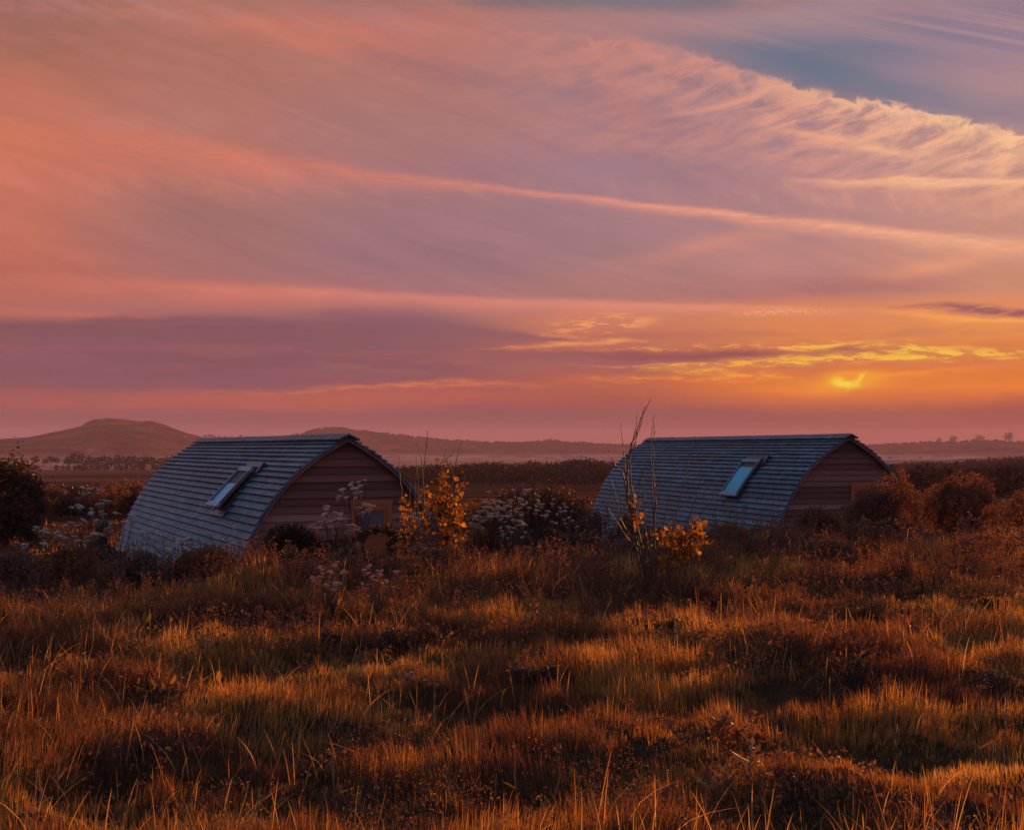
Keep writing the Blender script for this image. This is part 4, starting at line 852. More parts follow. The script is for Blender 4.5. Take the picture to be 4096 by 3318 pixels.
# left, between the shrub and the cabin
LG = 'umbels at the left of the near cabin'
umbel_plant('umbel_plant', 16.0, [(337,1944),(352,1950),(390,1949),(396,1955),(328,1971),(340,1970),(352,1968),(424,1998),(440,1999),(398,2010),(412,2008)], -.3, 'highest white umbel plant left of the near cabin roof', LG, seed=5, base_u=372)
umbel_plant('umbel_plant', 15.6, [(290,2022),(305,2022),(318,2010),(322,2024),(354,2030),(358,2046),(372,2050),(400,2040),(404,2052),(452,2047),(373,2078),(332,2074)], -.3, 'white umbel plant above the left of the seated person', LG, seed=6, base_u=340)
umbel_plant('umbel_plant', 15.2, [(152,2100),(146,2108),(170,2118),(198,2106),(178,2126),(255,2097),(283,2084),(300,2097),(238,2120),(245,2130),(258,2136),(262,2146),(235,2140)], -.2, 'white umbel plant beside the foot of the tall left shrub', LG, seed=7, base_u=215)
umbel_plant('umbel_plant', 15.0, [(492,2081),(500,2080),(530,2054),(538,2079),(514,2116),(535,2118),(180,2166),(240,2170),(300,2158)], -.2, 'sparse white umbel plant beside the left edge of the near cabin roof', LG, seed=8, base_u=470)
umbel_plant('umbel_plant', 14.6, [(345,2158),(350,2140),(365,2130),(100,2170),(96,2185),(112,2180),(290,2140)], -.05, 'short white umbel plant at the foot of the seated person', LG, seed=9, base_u=240)
umbel_plant('umbel_plant', 14.4, [(580,2118),(583,2126),(730,2150),(724,2160),(745,2148),(705,2166),(680,2186),(752,2182),(936,2096),(765,2190),(900,2148),(915,2170)], .0, 'sparse umbel plant in front of the near cabin roof foot', LG, seed=10, base_u=740)
# mass of umbels between the cabins
r = np.random.default_rng(99); CG = 'massed umbels between the cabins'
for q in range(15):
    cu = (1905, 1935, 1965, 1990, 2015, 2045, 2070, 2100, 2135, 2170, 2205, 2235, 2265, 2020, 2060)[q]; cv = (2085, 2040, 2010, 2050, 2025, 2070, 2095, 2010, 2000, 2030, 2045, 2030, 2060, 2105, 2035)[q]; Yq = 17.3 + r.uniform(-.5, .8)
    dens = 10 if q < 8 else 7
    hs = [(cu + r.normal(0, 20), cv + r.normal(0, 26)) for _ in range(dens)]
    umbel_plant('umbel_plant', Yq, hs, -.35, 'white umbel plant in the pale drift between the cabins, ' + ('its left end' if cu < 1980 else ('its middle' if cu < 2110 else 'its thinner right end')), CG, seed=100 + q, leaves=20, base_u=cu, sc_=(.95 if q < 8 else .72))
# pinkish seed heads in the meadow
umbel_plant('seed_head_plant', 11.0, [(1246,2305),(1252,2298),(1262,2308),(1275,2296),(1284,2288),(1290,2296),(1270,2302),(1278,2262),(1284,2256),(1294,2266),(1320,2276),(1323,2284),(1335,2260),(1345,2245),(1350,2238),(1366,2282),(1378,2284),(1370,2276)], .02, 'pinkish seed-head plant in front of the brambles, the left one of the pair', 'pink seed-head plants', hd=PHEADS, seed=30, base_u=1300, leaves=10, sc_=.8)
umbel_plant('seed_head_plant', 11.0, [(1300,2328),(1312,2326),(1330,2322),(1345,2324),(1355,2322),(1330,2352),(1338,2364),(1305,2342)], .02, 'low cluster of dusty pink flat flower heads under the left seed-head plant', 'pink seed-head plants', hd=HEADS, seed=31, base_u=1330, leaves=12, sc_=.7)
umbel_plant('seed_head_plant', 11.0, [(1459,2268),(1474,2254),(1480,2252),(1478,2278),(1508,2275),(1520,2278),(1512,2290),(1524,2286),(1486,2300),(1496,2312),(1510,2300),(1452,2322),(1545,2320),(1548,2308),(1584,2272),(1592,2278),(1582,2288),(1464,2345),(1576,2334),(1480,2325)], .02, 'pinkish seed-head plant in front of the brambles, the right one of the pair', 'pink seed-head plants', hd=PHEADS, seed=32, base_u=1510, leaves=14, sc_=.8)
umbel_plant('seed_head_plant', 7.9, [(1642,2674),(1652,2672),(1660,2678),(1705,2700),(1716,2704),(1722,2712),(1745,2712),(1755,2716),(1770,2720),(1712,2718),(1675,2740),(1720,2750),(1708,2752),(1700,2790),(1715,2786),(1632,2690),(1690,2795)], .1, 'pink flower-head plant low in the grass left of the photograph centre', 'pink seed-head plants', hd=PHEADS, seed=33, base_u=1700, leaves=12, sc_=.62)

# ---------------------------------------------------------------- foreground leafy plants
def blade_leaf(mb, base, tip, width, r, tint, curl=.2, n=6, wave=.0):
    base = np.array(base, float); tip = np.array(tip, float); d_ = tip - base; L_ = np.linalg.norm(d_); side = np.cross(d_ / L_, (r.normal(0, 1.1), 1, r.normal(0, .3))); side /= np.linalg.norm(side); nn = np.cross(side, d_ / L_)
    V = []
    for q in range(n + 1):
        t_ = q / n; wv = width * (math.sin(math.pi * min(1, t_ * .92 + .08)) ** .8) * (1 + wave * math.sin(q * 2.5)); c_ = base + d_ * t_ + nn * curl * L_ * math.sin(t_ * 2.2) + np.array([0, 0, -curl * L_ * t_ * t_ * .4])
        V += [c_ - side * wv / 2 + nn * wv * .18, c_ - nn * 0.0, c_ + side * wv / 2 + nn * wv * .18]
    Fc = []
    for q in range(n):
        for e in (0, 1): Fc.append((3*q+e, 3*q+e+1, 3*q+e+4, 3*q+e+3))
    mb.add(V, Fc, tint)
def leafy(name, Y, tips, z_base_v, label, group, width=.06, mk='dock_leaf', seed=0, curl=.15, wave=0.1, cat='plant'):
    """tips: (u, v, base_u) of every big leaf"""
    r = np.random.default_rng(seed); bu = sum(t_[2] for t_ in tips) / len(tips); x = Xof(bu, Y); z = gz(x, Y)
    root = empty(name, (x, Y, z), 0, label, cat, group)
    for (a, b, c_) in tips:
        q = MB(); yy = r.uniform(-.06, .06); tip = np.array([Xof(a, Y) - x, yy + r.uniform(-.09, .05), EYE + (HV - b) / F * Y - z]); b0 = np.array([(Xof(c_, Y) - x) * .5, yy * .5, 0.0])
        L_ = min(.14, max(.06, tip[2] * .5)); dr_ = tip - b0; dr_ /= np.linalg.norm(dr_); st_ = tip - dr_ * L_ + r.normal(0, .012, 3)
        q.tube([b0, (b0 + st_) / 2 + r.normal(0, .008, 3), st_], [.004, .003, .0025], 4, .3)
        blade_leaf(q, st_, tip, min(width, L_ * .42) * r.uniform(.75, 1.15), r, r.uniform(.2, .8), curl * r.uniform(-1.3, 1.6), 7, wave)
        child('leaf', q.mesh('leaf', M[mk], True), root)
    return root
DG = 'broad dock leaves standing in the grass'
leafy('dock_plant', 8.4, [(262,2612,245),(350,2612,358),(325,2640,335),(285,2680,280),(430,2680,425),(300,2650,300)], 2800, 'dock plant with glowing upright leaves near the left edge', DG, .06, seed=1)
leafy('dock_plant', 8.0, [(890,2670,872),(960,2760,930),(985,2800,940),(845,2740,870)], 2850, 'single upright yellow dock leaf with a drooping one, left of centre', DG, .05, seed=2)
leafy('dock_plant', 8.0, [(565,2735,640),(600,2720,650),(690,2690,670),(640,2730,655),(700,2700,690)], 2850, 'dock plant with a flat yellow leaf and fanned dead leaf, between the other two', DG, .06, seed=3)
leafy('dock_plant', 10.4, [(500,2440,495),(480,2470,490),(530,2460,520),(560,2470,560),(595,2450,600),(590,2440,585)], 2590, 'row of small glowing dock leaves further back on the left', DG, .07, seed=4)
leafy('dock_plant', 10.8, [(310,2450,300),(330,2460,330),(160,2480,165),(345,2465,350)], 2560, 'small dock leaves furthest back on the far left', DG, .06, seed=5)
leafy('dock_plant', 11.4, [(1990,2370,1985),(1975,2385,1980),(2005,2360,2010),(2060,2375,2050),(1960,2400,1975)], 2500, 'dull broad-leaved plant in the middle of the far meadow', DG, .09, mk='mid_leaf', seed=6)
leafy('fern_plant', 6.6, [(2970,2940,2880),(2960,2955,2880),(2930,2970,2870),(2980,2930,2890)], 3060, 'dark arching fern frond above the thistle on the right', None, .06, mk='dark_leaf', seed=12, curl=.3, cat='fern')
bush('dock_clump', 19.5, [(3430,2075,3500,2140), (3490,2062,3590,2140)], 80, .08, 'tawny broad leaves at the meadow edge under the corner shrub', 'plant', seed=301, mk='mid_leaf', twigs=4, spikes=2, asp=.7)
bush('dock_clump', 19.5, [(3830,2068,3930,2130)], 60, .07, 'tawny broad leaves at the meadow edge under the dome-shaped bush', 'plant', seed=302, mk='mid_leaf', twigs=4, spikes=2, asp=.7)
bush('dock_clump', 6.4, [(2840,2845,2990,2990), (2950,2850,3080,2990)], 420, .034, 'crinkled dull dock leaves low on the right, above the spiky thistle', 'plant', seed=303, mk='mid_leaf', twigs=6, spikes=5, asp=.75)
# thistle bottom right
r = np.random.default_rng(9); Y = 5.7; x0 = Xof(2985, Y); zb = EYE + (HV - 3330) / F * Y
th = empty('thistle', (x0, Y, zb), 0, 'spiky pale thistle catching the light at the bottom right', 'thistle'); mb = MB()
stems = [((2985, 3300), (3010, 2985)), ((2960, 3300), (2900, 3080)), ((3020, 3300), (3090, 3120)), ((2940, 3300), (2840, 3150))]
ml = MB()
for (a, b) in stems:
    p0 = np.array([Xof(a[0], Y) - x0, 0, EYE + (HV - a[1]) / F * Y - zb]); p1 = np.array([Xof(b[0], Y) - x0, r.uniform(-.05, .05), EYE + (HV - b[1]) / F * Y - zb]); mb.tube([p0, (p0 + p1) / 2 + r.normal(0, .01, 3), p1], [.007, .006, .003], 5, .7)
    for k in range(13):
        t_ = .15 + .85 * k / 12; c_ = p0 + (p1 - p0) * t_; an = k * 2.4; ln = .13 * (1.15 - .55 * t_)
        tip = c_ + np.array([math.cos(an) * ln, math.sin(an) * ln * .6, ln * (.25 + .6 * t_)])
        blade_leaf(ml, c_, tip, .022, r, r.uniform(.3, .9), .12, 5, .5)
child('stem', mb.mesh('stem', M['stem']), th); child('leaves', ml.mesh('leaves', M['stem']), th)
# stout stalks, bottom left of centre
def stalks(name, Y, pl, label, group, rad=.007, seed=0, head=.012):
    r = np.random.default_rng(seed); bu = pl[0][0][0]; x0 = Xof(bu, Y); zb = EYE + (HV - max(p[0][1] for p in pl)) / F * Y - .15; root = empty(name, (x0, Y, zb), 0, label, 'plant', group); rad *= .55; head *= .6
    for (a, b) in pl:
        mb = MB(); p0 = np.array([Xof(a[0], Y) - x0, 0, 0.0]); p1 = np.array([Xof(b[0], Y) - x0, r.uniform(-.04, .04), EYE + (HV - b[1]) / F * Y - zb]); n = 9; c_ = p0 + (p1 - p0) * np.linspace(0, 1, n)[:, None]; c_[1:-1] += r.normal(0, .004, (n - 2, 3))
        rd = np.linspace(rad, rad * .6, n); rd[-1] = head * .75; rd[-2] = head; rd[-3] = rad * .65
        rd[3] *= 1.5; rd[6] *= 1.4; mb.tube(c_, rd, 6, r.uniform(.5, .9))
        for k in (3, 6, 5):
            e = c_[k] + np.array([r.normal(0, .035), r.normal(0, .02), r.uniform(.03, .07)]); blade_leaf(mb, c_[k], e, .012, r, .7, .1, 4)
        child('stalk', mb.mesh('stalk', M['stem']), root)
    return root
SG = 'stout pale stalks in the foreground'
stalks('stalk_plant', 5.6, [((1340,3318),(1332,3022)), ((1352,3318),(1358,3100)), ((1310,3318),(1302,3155)), ((1375,3318),(1448,3152)), ((1300,3318),(1236,3262)), ((1400,3318),(1452,3240))], 'clump of stout bud-tipped stalks at the bottom, left of centre', SG, seed=1)
stalks('stalk_plant', 5.6, [((2070,3318),(2060,3050)), ((1960,3318),(1985,3100)), ((2160,3318),(2240,3090)), ((1820,3318),(1818,3090)), ((1770,3318),(1785,3070))], 'row of stiff orange-lit stalks at the bottom centre', SG, rad=.005, seed=2, head=.008)
stalks('stalk_plant', 5.5, [((2400,3318),(2375,3105)), ((2470,3318),(2480,3180)), ((2790,3318),(2785,3160)), ((3010,3318),(3030,3180))], 'stiff bottom-edge stalks left of the thistle', SG, rad=.005, seed=3, head=.008)
stalks('stalk_plant', 5.6, [((700,3318),(730,3205)), ((450,3318),(465,3210)), ((730,3318),(740,3250)), ((215,3318),(222,3020)), ((160,3300),(150,3080))], 'stiff stalks at the bottom left corner', SG, rad=.005, seed=4, head=.008)
stalks('stalk_plant', 6.6, [((2010,3200),(2085,2940)), ((1900,3100),(1895,2930)), ((2340,3200),(2400,2855)), ((1740,3100),(1735,2700)), ((3900,3000),(3925,2800)), ((4000,3000),(4030,2760)), ((3600,3000),(3575,2800))], 'scattered taller stalks rising from the middle foreground grass', SG, rad=.004, seed=5, head=.006)

# ---------------------------------------------------------------- person
def capsule(mb, a, b, ra, rb, n=10):
    a = np.array(a, float); b = np.array(b, float); ts = np.linspace(0, 1, 6); d_ = b - a; L_ = np.linalg.norm(d_); dd = d_ / L_
    pts = [a - dd * ra * .98, a - dd * ra * .8] + [a + d_ * q for q in ts] + [b + dd * rb * .8, b + dd * rb * .98]; rd = [ra * .2, ra * .62] + [ra + (rb - ra) * q for q in ts] + [rb * .62, rb * .2]
    pts = np.array(pts); n0 = mb.n; mb.tube(pts, rd, n, .5)
    m_ = len(pts); mb.T3.append(np.array([[n0, n0 + k, n0 + k + 1] for k in range(1, n - 1)])); e = n0 + (m_ - 1) * n; mb.T3.append(np.array([[e, e + k + 1, e + k] for k in range(1, n - 1)]))
def ellip(mb, c_, r3, rot=0.0, n=14):
    th = np.linspace(0, np.pi, n); ph = np.linspace(0, 2 * np.pi, n * 2, endpoint=False); V = []
    for a in th:
        for b in ph: V.append((math.sin(a) * math.cos(b) * r3[0], math.sin(a) * math.sin(b) * r3[1], math.cos(a) * r3[2]))
    V = np.array(V); cr, sr = math.cos(rot), math.sin(rot); V = np.stack([V[:, 0] * cr + V[:, 2] * sr, V[:, 1], -V[:, 0] * sr + V[:, 2] * cr], -1) + np.array(c_)
    m_ = n * 2; Fc = [(a * m_ + b, a * m_ + (b + 1) % m_, (a + 1) * m_ + (b + 1) % m_, (a + 1) * m_ + b) for a in range(n - 1) for b in range(m_)]
    mb.add(V, Fc, .5)
def remeshed(name, mb, mk, parent, vox):
    o = child(name, mb.mesh(name, mk, True), parent); md = o.modifiers.new('surface', 'REMESH'); md.mode = 'VOXEL'; md.voxel_size = vox; md.use_smooth_shade = True
    s_ = o.modifiers.new('soft', 'SMOOTH'); s_.iterations = 3; s_.factor = .5; return o
Mskin = mat('skin', [(.42,.2,.14), (.5,.25,.18), (.55,.3,.2)], .5, .4)[0]; Mtop = mat('dark jacket', [(.02,.02,.03), (.035,.035,.05), (.06,.06,.08)], .85, .2, noise=.4, nscale=(8, 8, 8))[0]; Mhair = mat('brown hair', [(.035,.018,.012), (.07,.035,.02), (.12,.06,.03)], .5, .5, noise=.8, nscale=(60, 60, 10))[0]; Mtrou = mat('trousers', [(.03,.03,.04), (.06,.055,.06), (.09,.08,.09)], .85, .2, noise=.4, nscale=(12, 12, 12))[0]
Yp = 19.6; xp = Xof(418, Yp); zp = gz(xp, Yp); pr = empty('person', (xp, Yp, zp), 0, 'person with brown hair crouching with head bowed, rim lit, beside the near cabin roof', 'person')
HZ = EYE + (HV - 2112) / F * Yp - zp       # head centre
HX = .03
# crouching, body turned to the right and bent forward; a few shapes fused into one surface
b = MB(); hip = (-.28, .05, .42); chest = (-.10, .0, HZ - .33); neck = (-.01, 0, HZ - .13)
capsule(b, hip, chest, .135, .15, 14); capsule(b, chest, neck, .11, .055, 12); capsule(b, neck, (HX, 0, HZ - .04), .055, .055, 12)
ellip(b, (HX, 0, HZ), (.088, .078, .115), .55); ellip(b, (HX + .045, 0, HZ - .06), (.055, .05, .06), .5)
capsule(b, (HX + .085, 0, HZ - .012), (HX + .105, 0, HZ - .045), .010, .015, 8)                       # nose
capsule(b, (HX + .075, -.018, HZ - .085), (HX + .075, .018, HZ - .085), .010, .010, 8)                # lips
for s_ in (-1, 1):
    ellip(b, (HX - .005, s_ * .078, HZ - .01), (.02, .012, .032), .3, 8)                              # ears
    kn = (.20, s_ * .13, .52); an = (.0, s_ * .12, .10); ft = (.2, s_ * .13, .05)
    capsule(b, (hip[0], s_ * .09, hip[2]), kn, .095, .062, 12); capsule(b, kn, an, .058, .04, 12); capsule(b, an, ft, .042, .035, 10)
    sh = (-.08, s_ * .18, HZ - .27); el = (.16, s_ * .21, HZ - .46); wr = (.33, s_ * .10, HZ - .36)
    capsule(b, sh, el, .052, .042, 10); capsule(b, el, wr, .038, .027, 10)
    ellip(b, (wr[0] + .05, wr[1], wr[2] + .0), (.045, .02, .036), 0, 8)
    for q in range(4):
        f0 = (wr[0] + .08, wr[1] - .0, wr[2] + .026 - q * .018); f1 = (f0[0] + .035 + .006 * (q in (1, 2)), f0[1] - s_ * .006, f0[2] - .004); f2 = (f1[0] + .018, f1[1] - s_ * .018, f1[2] - .012)
        capsule(b, f0, f1, .0095, .0085, 6); capsule(b, f1, f2, .0085, .0075, 6)
    capsule(b, (wr[0] + .03, wr[1] - s_ * .01, wr[2] + .03), (wr[0] + .07, wr[1] - s_ * .035, wr[2] + .045), .011, .009, 6)
remeshed('body', b, Mskin, pr, .009)
b = MB(); capsule(b, hip, chest, .148, .166, 14); capsule(b, chest, (neck[0] - .005, 0, neck[2] - .02), .13, .07, 12)
for s_ in (-1, 1):
    sh = (-.08, s_ * .18, HZ - .27); el = (.16, s_ * .21, HZ - .46); wr = (.33, s_ * .10, HZ - .36); capsule(b, (-.09, 0, HZ - .25), sh, .09, .068, 10); capsule(b, sh, el, .066, .056, 10); capsule(b, el, (el[0] + .8 * (wr[0] - el[0]), el[1] + .8 * (wr[1] - el[1]), el[2] + .8 * (wr[2] - el[2])), .05, .04, 10)
remeshed('jacket', b, Mtop, pr, .014)
b = MB()
for s_ in (-1, 1):
    kn = (.20, s_ * .13, .52); an = (.0, s_ * .12, .10); capsule(b, (hip[0], s_ * .08, hip[2] - .02), kn, .112, .075, 12); capsule(b, kn, (an[0] + .02, an[1], an[2] + .04), .07, .052, 12)
remeshed('trousers', b, Mtrou, pr, .014)
b = MB()
for s_ in (-1, 1): capsule(b, (-.02, s_ * .12, .06), (.19, s_ * .13, .045), .055, .045, 10)
remeshed('shoes', b, Mtop, pr, .012)
b = MB(); ellip(b, (HX - .028, 0, HZ + .022), (.098, .09, .108), .5); ellip(b, (HX - .13, 0, HZ + .0), (.05, .05, .05)); ellip(b, (HX + .012, 0, HZ + .062), (.085, .078, .055), .9)
remeshed('hair', b, Mhair, pr, .011)
b = MB()
for s_ in (-1, 1): ellip(b, (HX + .080, s_ * .030, HZ - .004), (.010, .012, .008), 0, 8)
child('eyes', b.mesh('eyes', Mhair, True), pr)

# ---------------------------------------------------------------- mid-ground scrub beyond the cabins
r = np.random.default_rng(3)
SCR = [(180,2058,130,70,46),(290,2062,110,95,46),(380,2064,110,130,47),(470,2062,110,120,46),(560,2062,110,110,46),(640,2060,110,95,46),
 (200,2008,120,60,58),(330,2010,120,60,58),(450,2008,120,76,57),(560,2008,110,84,58),(250,1978,140,44,80),(400,1976,150,46,82),(540,1978,140,50,80),(640,1980,140,44,80)]
for q, (u, vb, wpx, hpx, Yq) in enumerate(SCR):
    rw = ('nearest', 'middle', 'farthest')[0 if q < 6 else (1 if q < 10 else 2)]; ix = q if q < 6 else (q - 6 if q < 10 else q - 10)
    where = rw + ' row, ' + ('leftmost', 'second from left', 'third from left', 'fourth from left', 'fifth from left', 'next the roof')[ix]
    bush('scrub_bush', Yq, [(u - wpx/2, vb - hpx, u + wpx/2, vb + 14), (u - wpx*.75, vb - hpx*.7, u, vb + 12), (u, vb - hpx*.75, u + wpx*.7, vb + 12)], 2000, .0022 * Yq + .01, 'autumn scrub bush beyond the near cabin, ' + where, 'shrub', 'scrub in the field behind the near cabin', seed=200 + q, mk=('mid_leaf', 'dark_leaf')[q % 3 == 1], twigs=4, spikes=6)

# ---------------------------------------------------------------- far trees, each on its own
def tree_mesh(seed, n=420):
    r = np.random.default_rng(seed); lobes = [(0, 0, .62, .40, .40, .36), (r.uniform(-.25, .25), r.uniform(-.2, .2), .5, .36, .36, .28), (r.uniform(-.3, .3), r.uniform(-.2, .2), .72, .26, .26, .24), (r.uniform(-.35, .35), 0, .42, .26, .3, .2)]
    p = crown_pts(lobes, n, seed, .4, .5); V, Tr = leaf_quads(p, .085 * r.uniform(.6, 1.4, len(p)), up=.2, seed=seed, asp=.8)
    cr = meshnp('crown', V, Tr, M['far_tree'], np.repeat(r.uniform(0, 1, len(p)), 4)); mb = MB(); mb.tube([(0, 0, -.05), (.01, 0, .25), (0, .01, .55)], [.035, .025, .012], 6, .4)
    for _ in range(4): e = np.array([r.uniform(-.25, .25), r.uniform(-.2, .2), r.uniform(.5, .75)]); mb.tube([(0, 0, .28), e * .6 + np.array([0, 0, .1]), e], [.016, .01, .005], 4, .4)
    return cr, mb.mesh('trunk', M['twig'])
TM = [tree_mesh(300 + k) for k in range(5)]
def far_tree(u, vb, D, hpx, wide, label, group, k):
    a = math.atan((u - 2048) / F); x = Xof(u, D); z = EYE + (HV - vb) / F * D; h = px(hpx, D)
    root = empty('tree', (x, D, z - h * .12), k * 1.7, label, 'tree', group); root.scale = (h * wide, h * wide, h * 1.1)
    cr, tr = TM[k % 5]; child('crown', cr, root); child('trunk', tr, root)
GH = 'hedgerow trees at the foot of the left hill'
hl = [(110,1850,10,1.1),(140,1852,22,1.2),(183,1851,18,1.0),(205,1852,26,1.1),(228,1852,22,1.1),(270,1862,30,1.0),(300,1865,44,1.1),(345,1866,38,1.3),(385,1867,34,1.4),(430,1870,38,1.4),(475,1871,40,1.3),(520,1872,40,1.4),(565,1872,40,1.3),(610,1873,40,1.4),(655,1874,38,1.3),(695,1874,38,1.3)]
for q, (u, vb, h, wd) in enumerate(hl):
    far_tree(u, vb + 4, 620, h * 1.5, wd * 1.15, 'dark tree in the hedgerow line behind the near cabin, below the smoke' if 5 < q < 9 else ('dark tree in the dense right stretch of the hedgerow line beside the near cabin roof' if q >= 9 else 'small dark tree in the broken left end of the hedgerow below the hill'), GH, q)
GS = 'trees standing on the skyline'
sk_l = [(820,12,14),(840,14,1.4),(856,12,1.3),(878,10,1.2),(900,9,1.4),(925,8,1.3),(962,13,1.0),(985,8,1.4),(1010,7,1.5),(1040,7,1.5)]
for q, (u, h, wd) in enumerate(sk_l): far_tree(u, 1752, 2090, h * 1.3, min(wd, 1.5), 'small dark tree on the saddle between the two hills above the near cabin ridge', GS, q)
for q, (u, vb, h, wd) in enumerate([(1738,1768,10,1.3),(1805,1772,11,1.5),(1850,1774,14,1.2),(1868,1775,16,1.3),(1900,1778,10,1.4),(1935,1780,14,1.6),(1990,1780,10,1.5),(2060,1780,11,1.6),(2090,1779,10,1.5),(2115,1778,14,1.4),(2150,1778,14,1.6),(2185,1777,18,1.6),(2200,1776,22,1.4),(2232,1778,20,1.6),(2265,1782,14,1.6),(2300,1784,12,1.5),(2335,1786,20,1.2),(2380,1790,10,1.6),(2440,1792,12,1.6),(2480,1792,12,1.5)]):
    far_tree(u, vb + 3, 2270, h * 1.4, wd, 'tree with a spreading flat crown on the central skyline, left of the right cabin' if u == 2335 else ('small tree on the central skyline ' + ('above the left yellow sapling' if u < 1900 else ('between the saplings, above the pale umbels' if u < 2250 else 'just left of the right cabin roof'))), GS, q)
for q, (u, vb, h, wd, lb) in enumerate([(3560,1783,8,1.5,''),(3640,1780,8,1.5,''),(3722,1776,14,1.5,''),(3757,1774,20,1.0,'small leaning tree on the right skyline, left of the three big trees'),(3812,1770,24,1.3,'first of three big round trees on the right skyline, leftmost'),(3915,1766,24,1.5,'broad-crowned middle one of three big trees on the right skyline'),(4033,1766,32,1.2,'tallest round tree on the right skyline near the right edge'),(3865,1768,8,1.6,''),(3970,1768,8,1.6,''),(4075,1768,10,1.5,'')]):
    far_tree(u, vb + 4, 2270, h * 1.5, wd * .9, lb or 'low tree among the bigger ones on the right skyline', GS, q + 2)
# far-off woods that read as one mass
def wood_mass(name, polyl, D0, D1, n, leaf, label, seed, low=0, cone=False):
    r = np.random.default_rng(seed); ptl = []; pu = [p_[0] for p_ in polyl]; pv = [p_[1] for p_ in polyl]
    for _ in range(n):
        u = r.uniform(pu[0], pu[-1]); kk = r.uniform(0, 1) ** .6; D = D0 + (D1 - D0) * kk; x = Xof(u, D); gx = gz(x, D); top = EYE + (HV - np.interp(u, pu, pv) - low * (1 - kk)) / F * D
        h = max(2.0, (top - gx)) * r.uniform(.8, 1.06); w_ = h * r.uniform(.35, .6) if not cone else h * .16; k = 46
        d_ = r.normal(0, 1, (k, 3)); d_ /= np.linalg.norm(d_, axis=1)[:, None]; d_ *= r.uniform(.5, 1, (k, 1)) ** .6
        zz = gx + h * .52 + d_[:, 2] * h * .5
        if cone: wv = w_ * (1.1 - (zz - gx) / h)[:, None]
        else: wv = w_
        ptl.append(np.stack([x + (d_[:, :1] * wv)[:, 0], D + (d_[:, 1:2] * wv)[:, 0], zz], -1))
    p = np.concatenate(ptl); V, Tr = leaf_quads(p, leaf * r.uniform(.6, 1.4, len(p)), up=.2, seed=seed, asp=.8)
    me = meshnp(name, V, Tr, M['far_tree'], np.repeat(np.clip(r.normal(.5, .3, len(p)), 0, 1), 4)); o = bpy.data.objects.new(name, me); C.objects.link(o); tagd(o, label, 'wood', kind='stuff')
wood_mass('woodland', [(1500,1876),(1560,1862),(1700,1856),(1800,1856),(1900,1844),(1980,1838),(2040,1850),(2130,1842),(2200,1845),(2260,1840),(2300,1828),(2340,1828),(2400,1838),(2500,1845),(2620,1850)], 205, 300, 900, .42, 'misty dark wood in the valley between the two cabins', 1, low=16)
wood_mass('woodland', [(3380,1860),(3500,1852),(3600,1842),(3700,1834),(3760,1838),(3900,1830),(4000,1824),(4096,1814),(4300,1800)], 64, 460, 2600, .36, 'hazy wood on the rising ground behind the bushes on the right', 2, low=60)
wood_mass('fir_plantation', [(3860,1834),(4000,1826),(4096,1812),(4300,1800)], 360, 420, 60, .5, 'pointed fir tops along the hazy wood at the right edge', 3, cone=True)
wood_mass('woodland', [(60,1862),(300,1858),(700,1864)], 560, 600, 60, .7, 'low hedge running along the foot of the left hill', 4)
wood_mass('woodland', [(1100,1766),(1300,1735),(1500,1748),(1700,1768),(2000,1779),(2500,1789),(2700,1792)], 2130, 2290, 620, 3.5, 'wooded crest of the far central ridge', 5)
wood_mass('woodland', [(3380,1796),(3560,1784),(3700,1776),(3900,1771),(4096,1771),(4400,1772)], 2130, 2290, 360, 3.5, 'wooded crest of the far right ridge', 6)
# white far-off houses in the valley
Mwh = mat('white house walls', [(.5,.45,.42), (.6,.55,.52), (.7,.66,.62)], .8, .2)[0]; Mrf = mat('slate roofs', [(.08,.07,.07), (.12,.1,.1), (.16,.13,.12)], .8, .2)[0]
for q, (u, v, D, lb) in enumerate([(2145,1850,1400,'tiny white house above the middle of the valley wood'),(2188,1838,1500,'tiny white house left of the highest part of the valley wood'),(2258,1834,1500,'tiny white house just left of the right cabin, above the wood'),(2345,1835,1500,'tiny white house closest to the right cabin far end'),(3680,1834,1300,'tiny white house in the haze above the dome-shaped bush'),(3560,1838,1350,'tiny pale house in the haze just right of the right cabin roof')]):
    x = Xof(u, D); z = EYE + (HV - v - 3) / F * D; rt = empty('house', (x, D, z), .5 * q - .6, lb, 'house', 'tiny far-off houses in the valley'); rt.scale = (.55, .6, .7)
    mb = MB(); mb.box((-4.5, -3, -1.0), (4.5, 3, 2.6), .6); child('wall', mb.mesh('wall', Mwh), rt)
    mb = MB(); mb.add([(-4.8,-3.3,2.6),(4.8,-3.3,2.6),(4.8,3.3,2.6),(-4.8,3.3,2.6),(-4.8,0,4.6),(4.8,0,4.6)], [(0,1,5,4),(2,3,4,5),(3,2,1,0)], .5); mb.add([(-4.8,-3.3,2.6),(-4.8,3.3,2.6),(-4.8,0,4.6),(4.8,-3.3,2.6),(4.8,3.3,2.6),(4.8,0,4.6)], [(0,2,1),(3,4,5)], .5); child('roof', mb.mesh('roof', Mrf), rt)
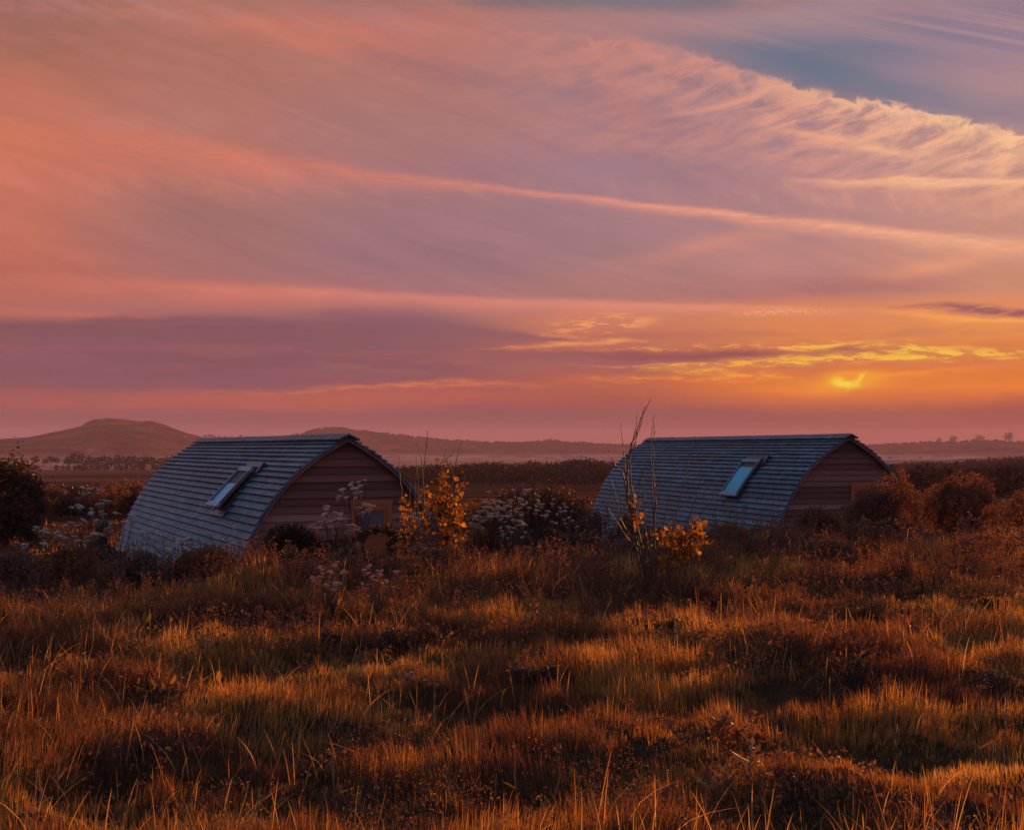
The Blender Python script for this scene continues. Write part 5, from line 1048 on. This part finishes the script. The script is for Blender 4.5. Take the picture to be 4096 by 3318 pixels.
# mast and quarry edge on the left hill
D = 2000; z = EYE + (HV - 1680) / F * D; ms = empty('mast', (Xof(428, D), D, z), 0, 'thin mast standing on top of the left hill', 'mast'); mb = MB(); mb.tube([(0,0,-2),(0,0,3),(0,0,7)], [.5,.35,.2], 6, .3); child('pole', mb.mesh('pole', M['twig']), ms)
mb = MB(); mb.box((-1.3,-.3,4.6),(1.3,.3,5.3),.3); child('crossbar', mb.mesh('crossbar', M['twig']), ms)
# drifting smoke at the hill foot
m = bpy.data.materials.new('thin smoke'); m.use_nodes = True; t = NT(m.node_tree); t.N.clear(); v = t.N.new('ShaderNodeVolumePrincipled'); v.inputs['Color'].default_value = (.95, .9, .88, 1); v.inputs['Density'].default_value = .02; o_ = t.N.new('ShaderNodeOutputMaterial'); t.L.new(v.outputs[0], o_.inputs['Volume'])
mb = MB(); D = 800; sp = [(326,1830,.5),(331,1822,.8),(338,1815,1.3),(350,1807,1.5),(360,1801,2.2),(378,1797,1.7),(396,1794,2.0),(420,1795,1.1),(450,1797,.5)]
pts = np.array([P(a, b, D) for a, b, c_ in sp]); mb.tube(pts, [c_[2] * .8 for c_ in sp], 10, .5); o = bpy.data.objects.new('smoke', mb.mesh('smoke', m, True)); C.objects.link(o); tagd(o, 'thin plume of pale smoke rising at the foot of the left hill', 'smoke', kind='stuff')

# ---------------------------------------------------------------- haze
m = bpy.data.materials.new('evening haze'); m.use_nodes = True; t = NT(m.node_tree); t.N.clear()
v = t.N.new('ShaderNodeVolumePrincipled'); v.inputs['Color'].default_value = (.90, .56, .66, 1); v.inputs['Density'].default_value = .00022; v.inputs['Anisotropy'].default_value = 0.0
o_ = t.N.new('ShaderNodeOutputMaterial'); t.L.new(v.outputs[0], o_.inputs['Volume'])
zlo = float(GZ.min()) - 1.0; zhi = float(GZ.max()) + 14; mb = MB(); mb.box((-4400, -4400, zlo), (4400, 4400, zhi), .5)
o = bpy.data.objects.new('haze', mb.mesh('haze', m)); C.objects.link(o); tagd(o, 'thin evening haze lying over the whole landscape', 'haze', kind='stuff')
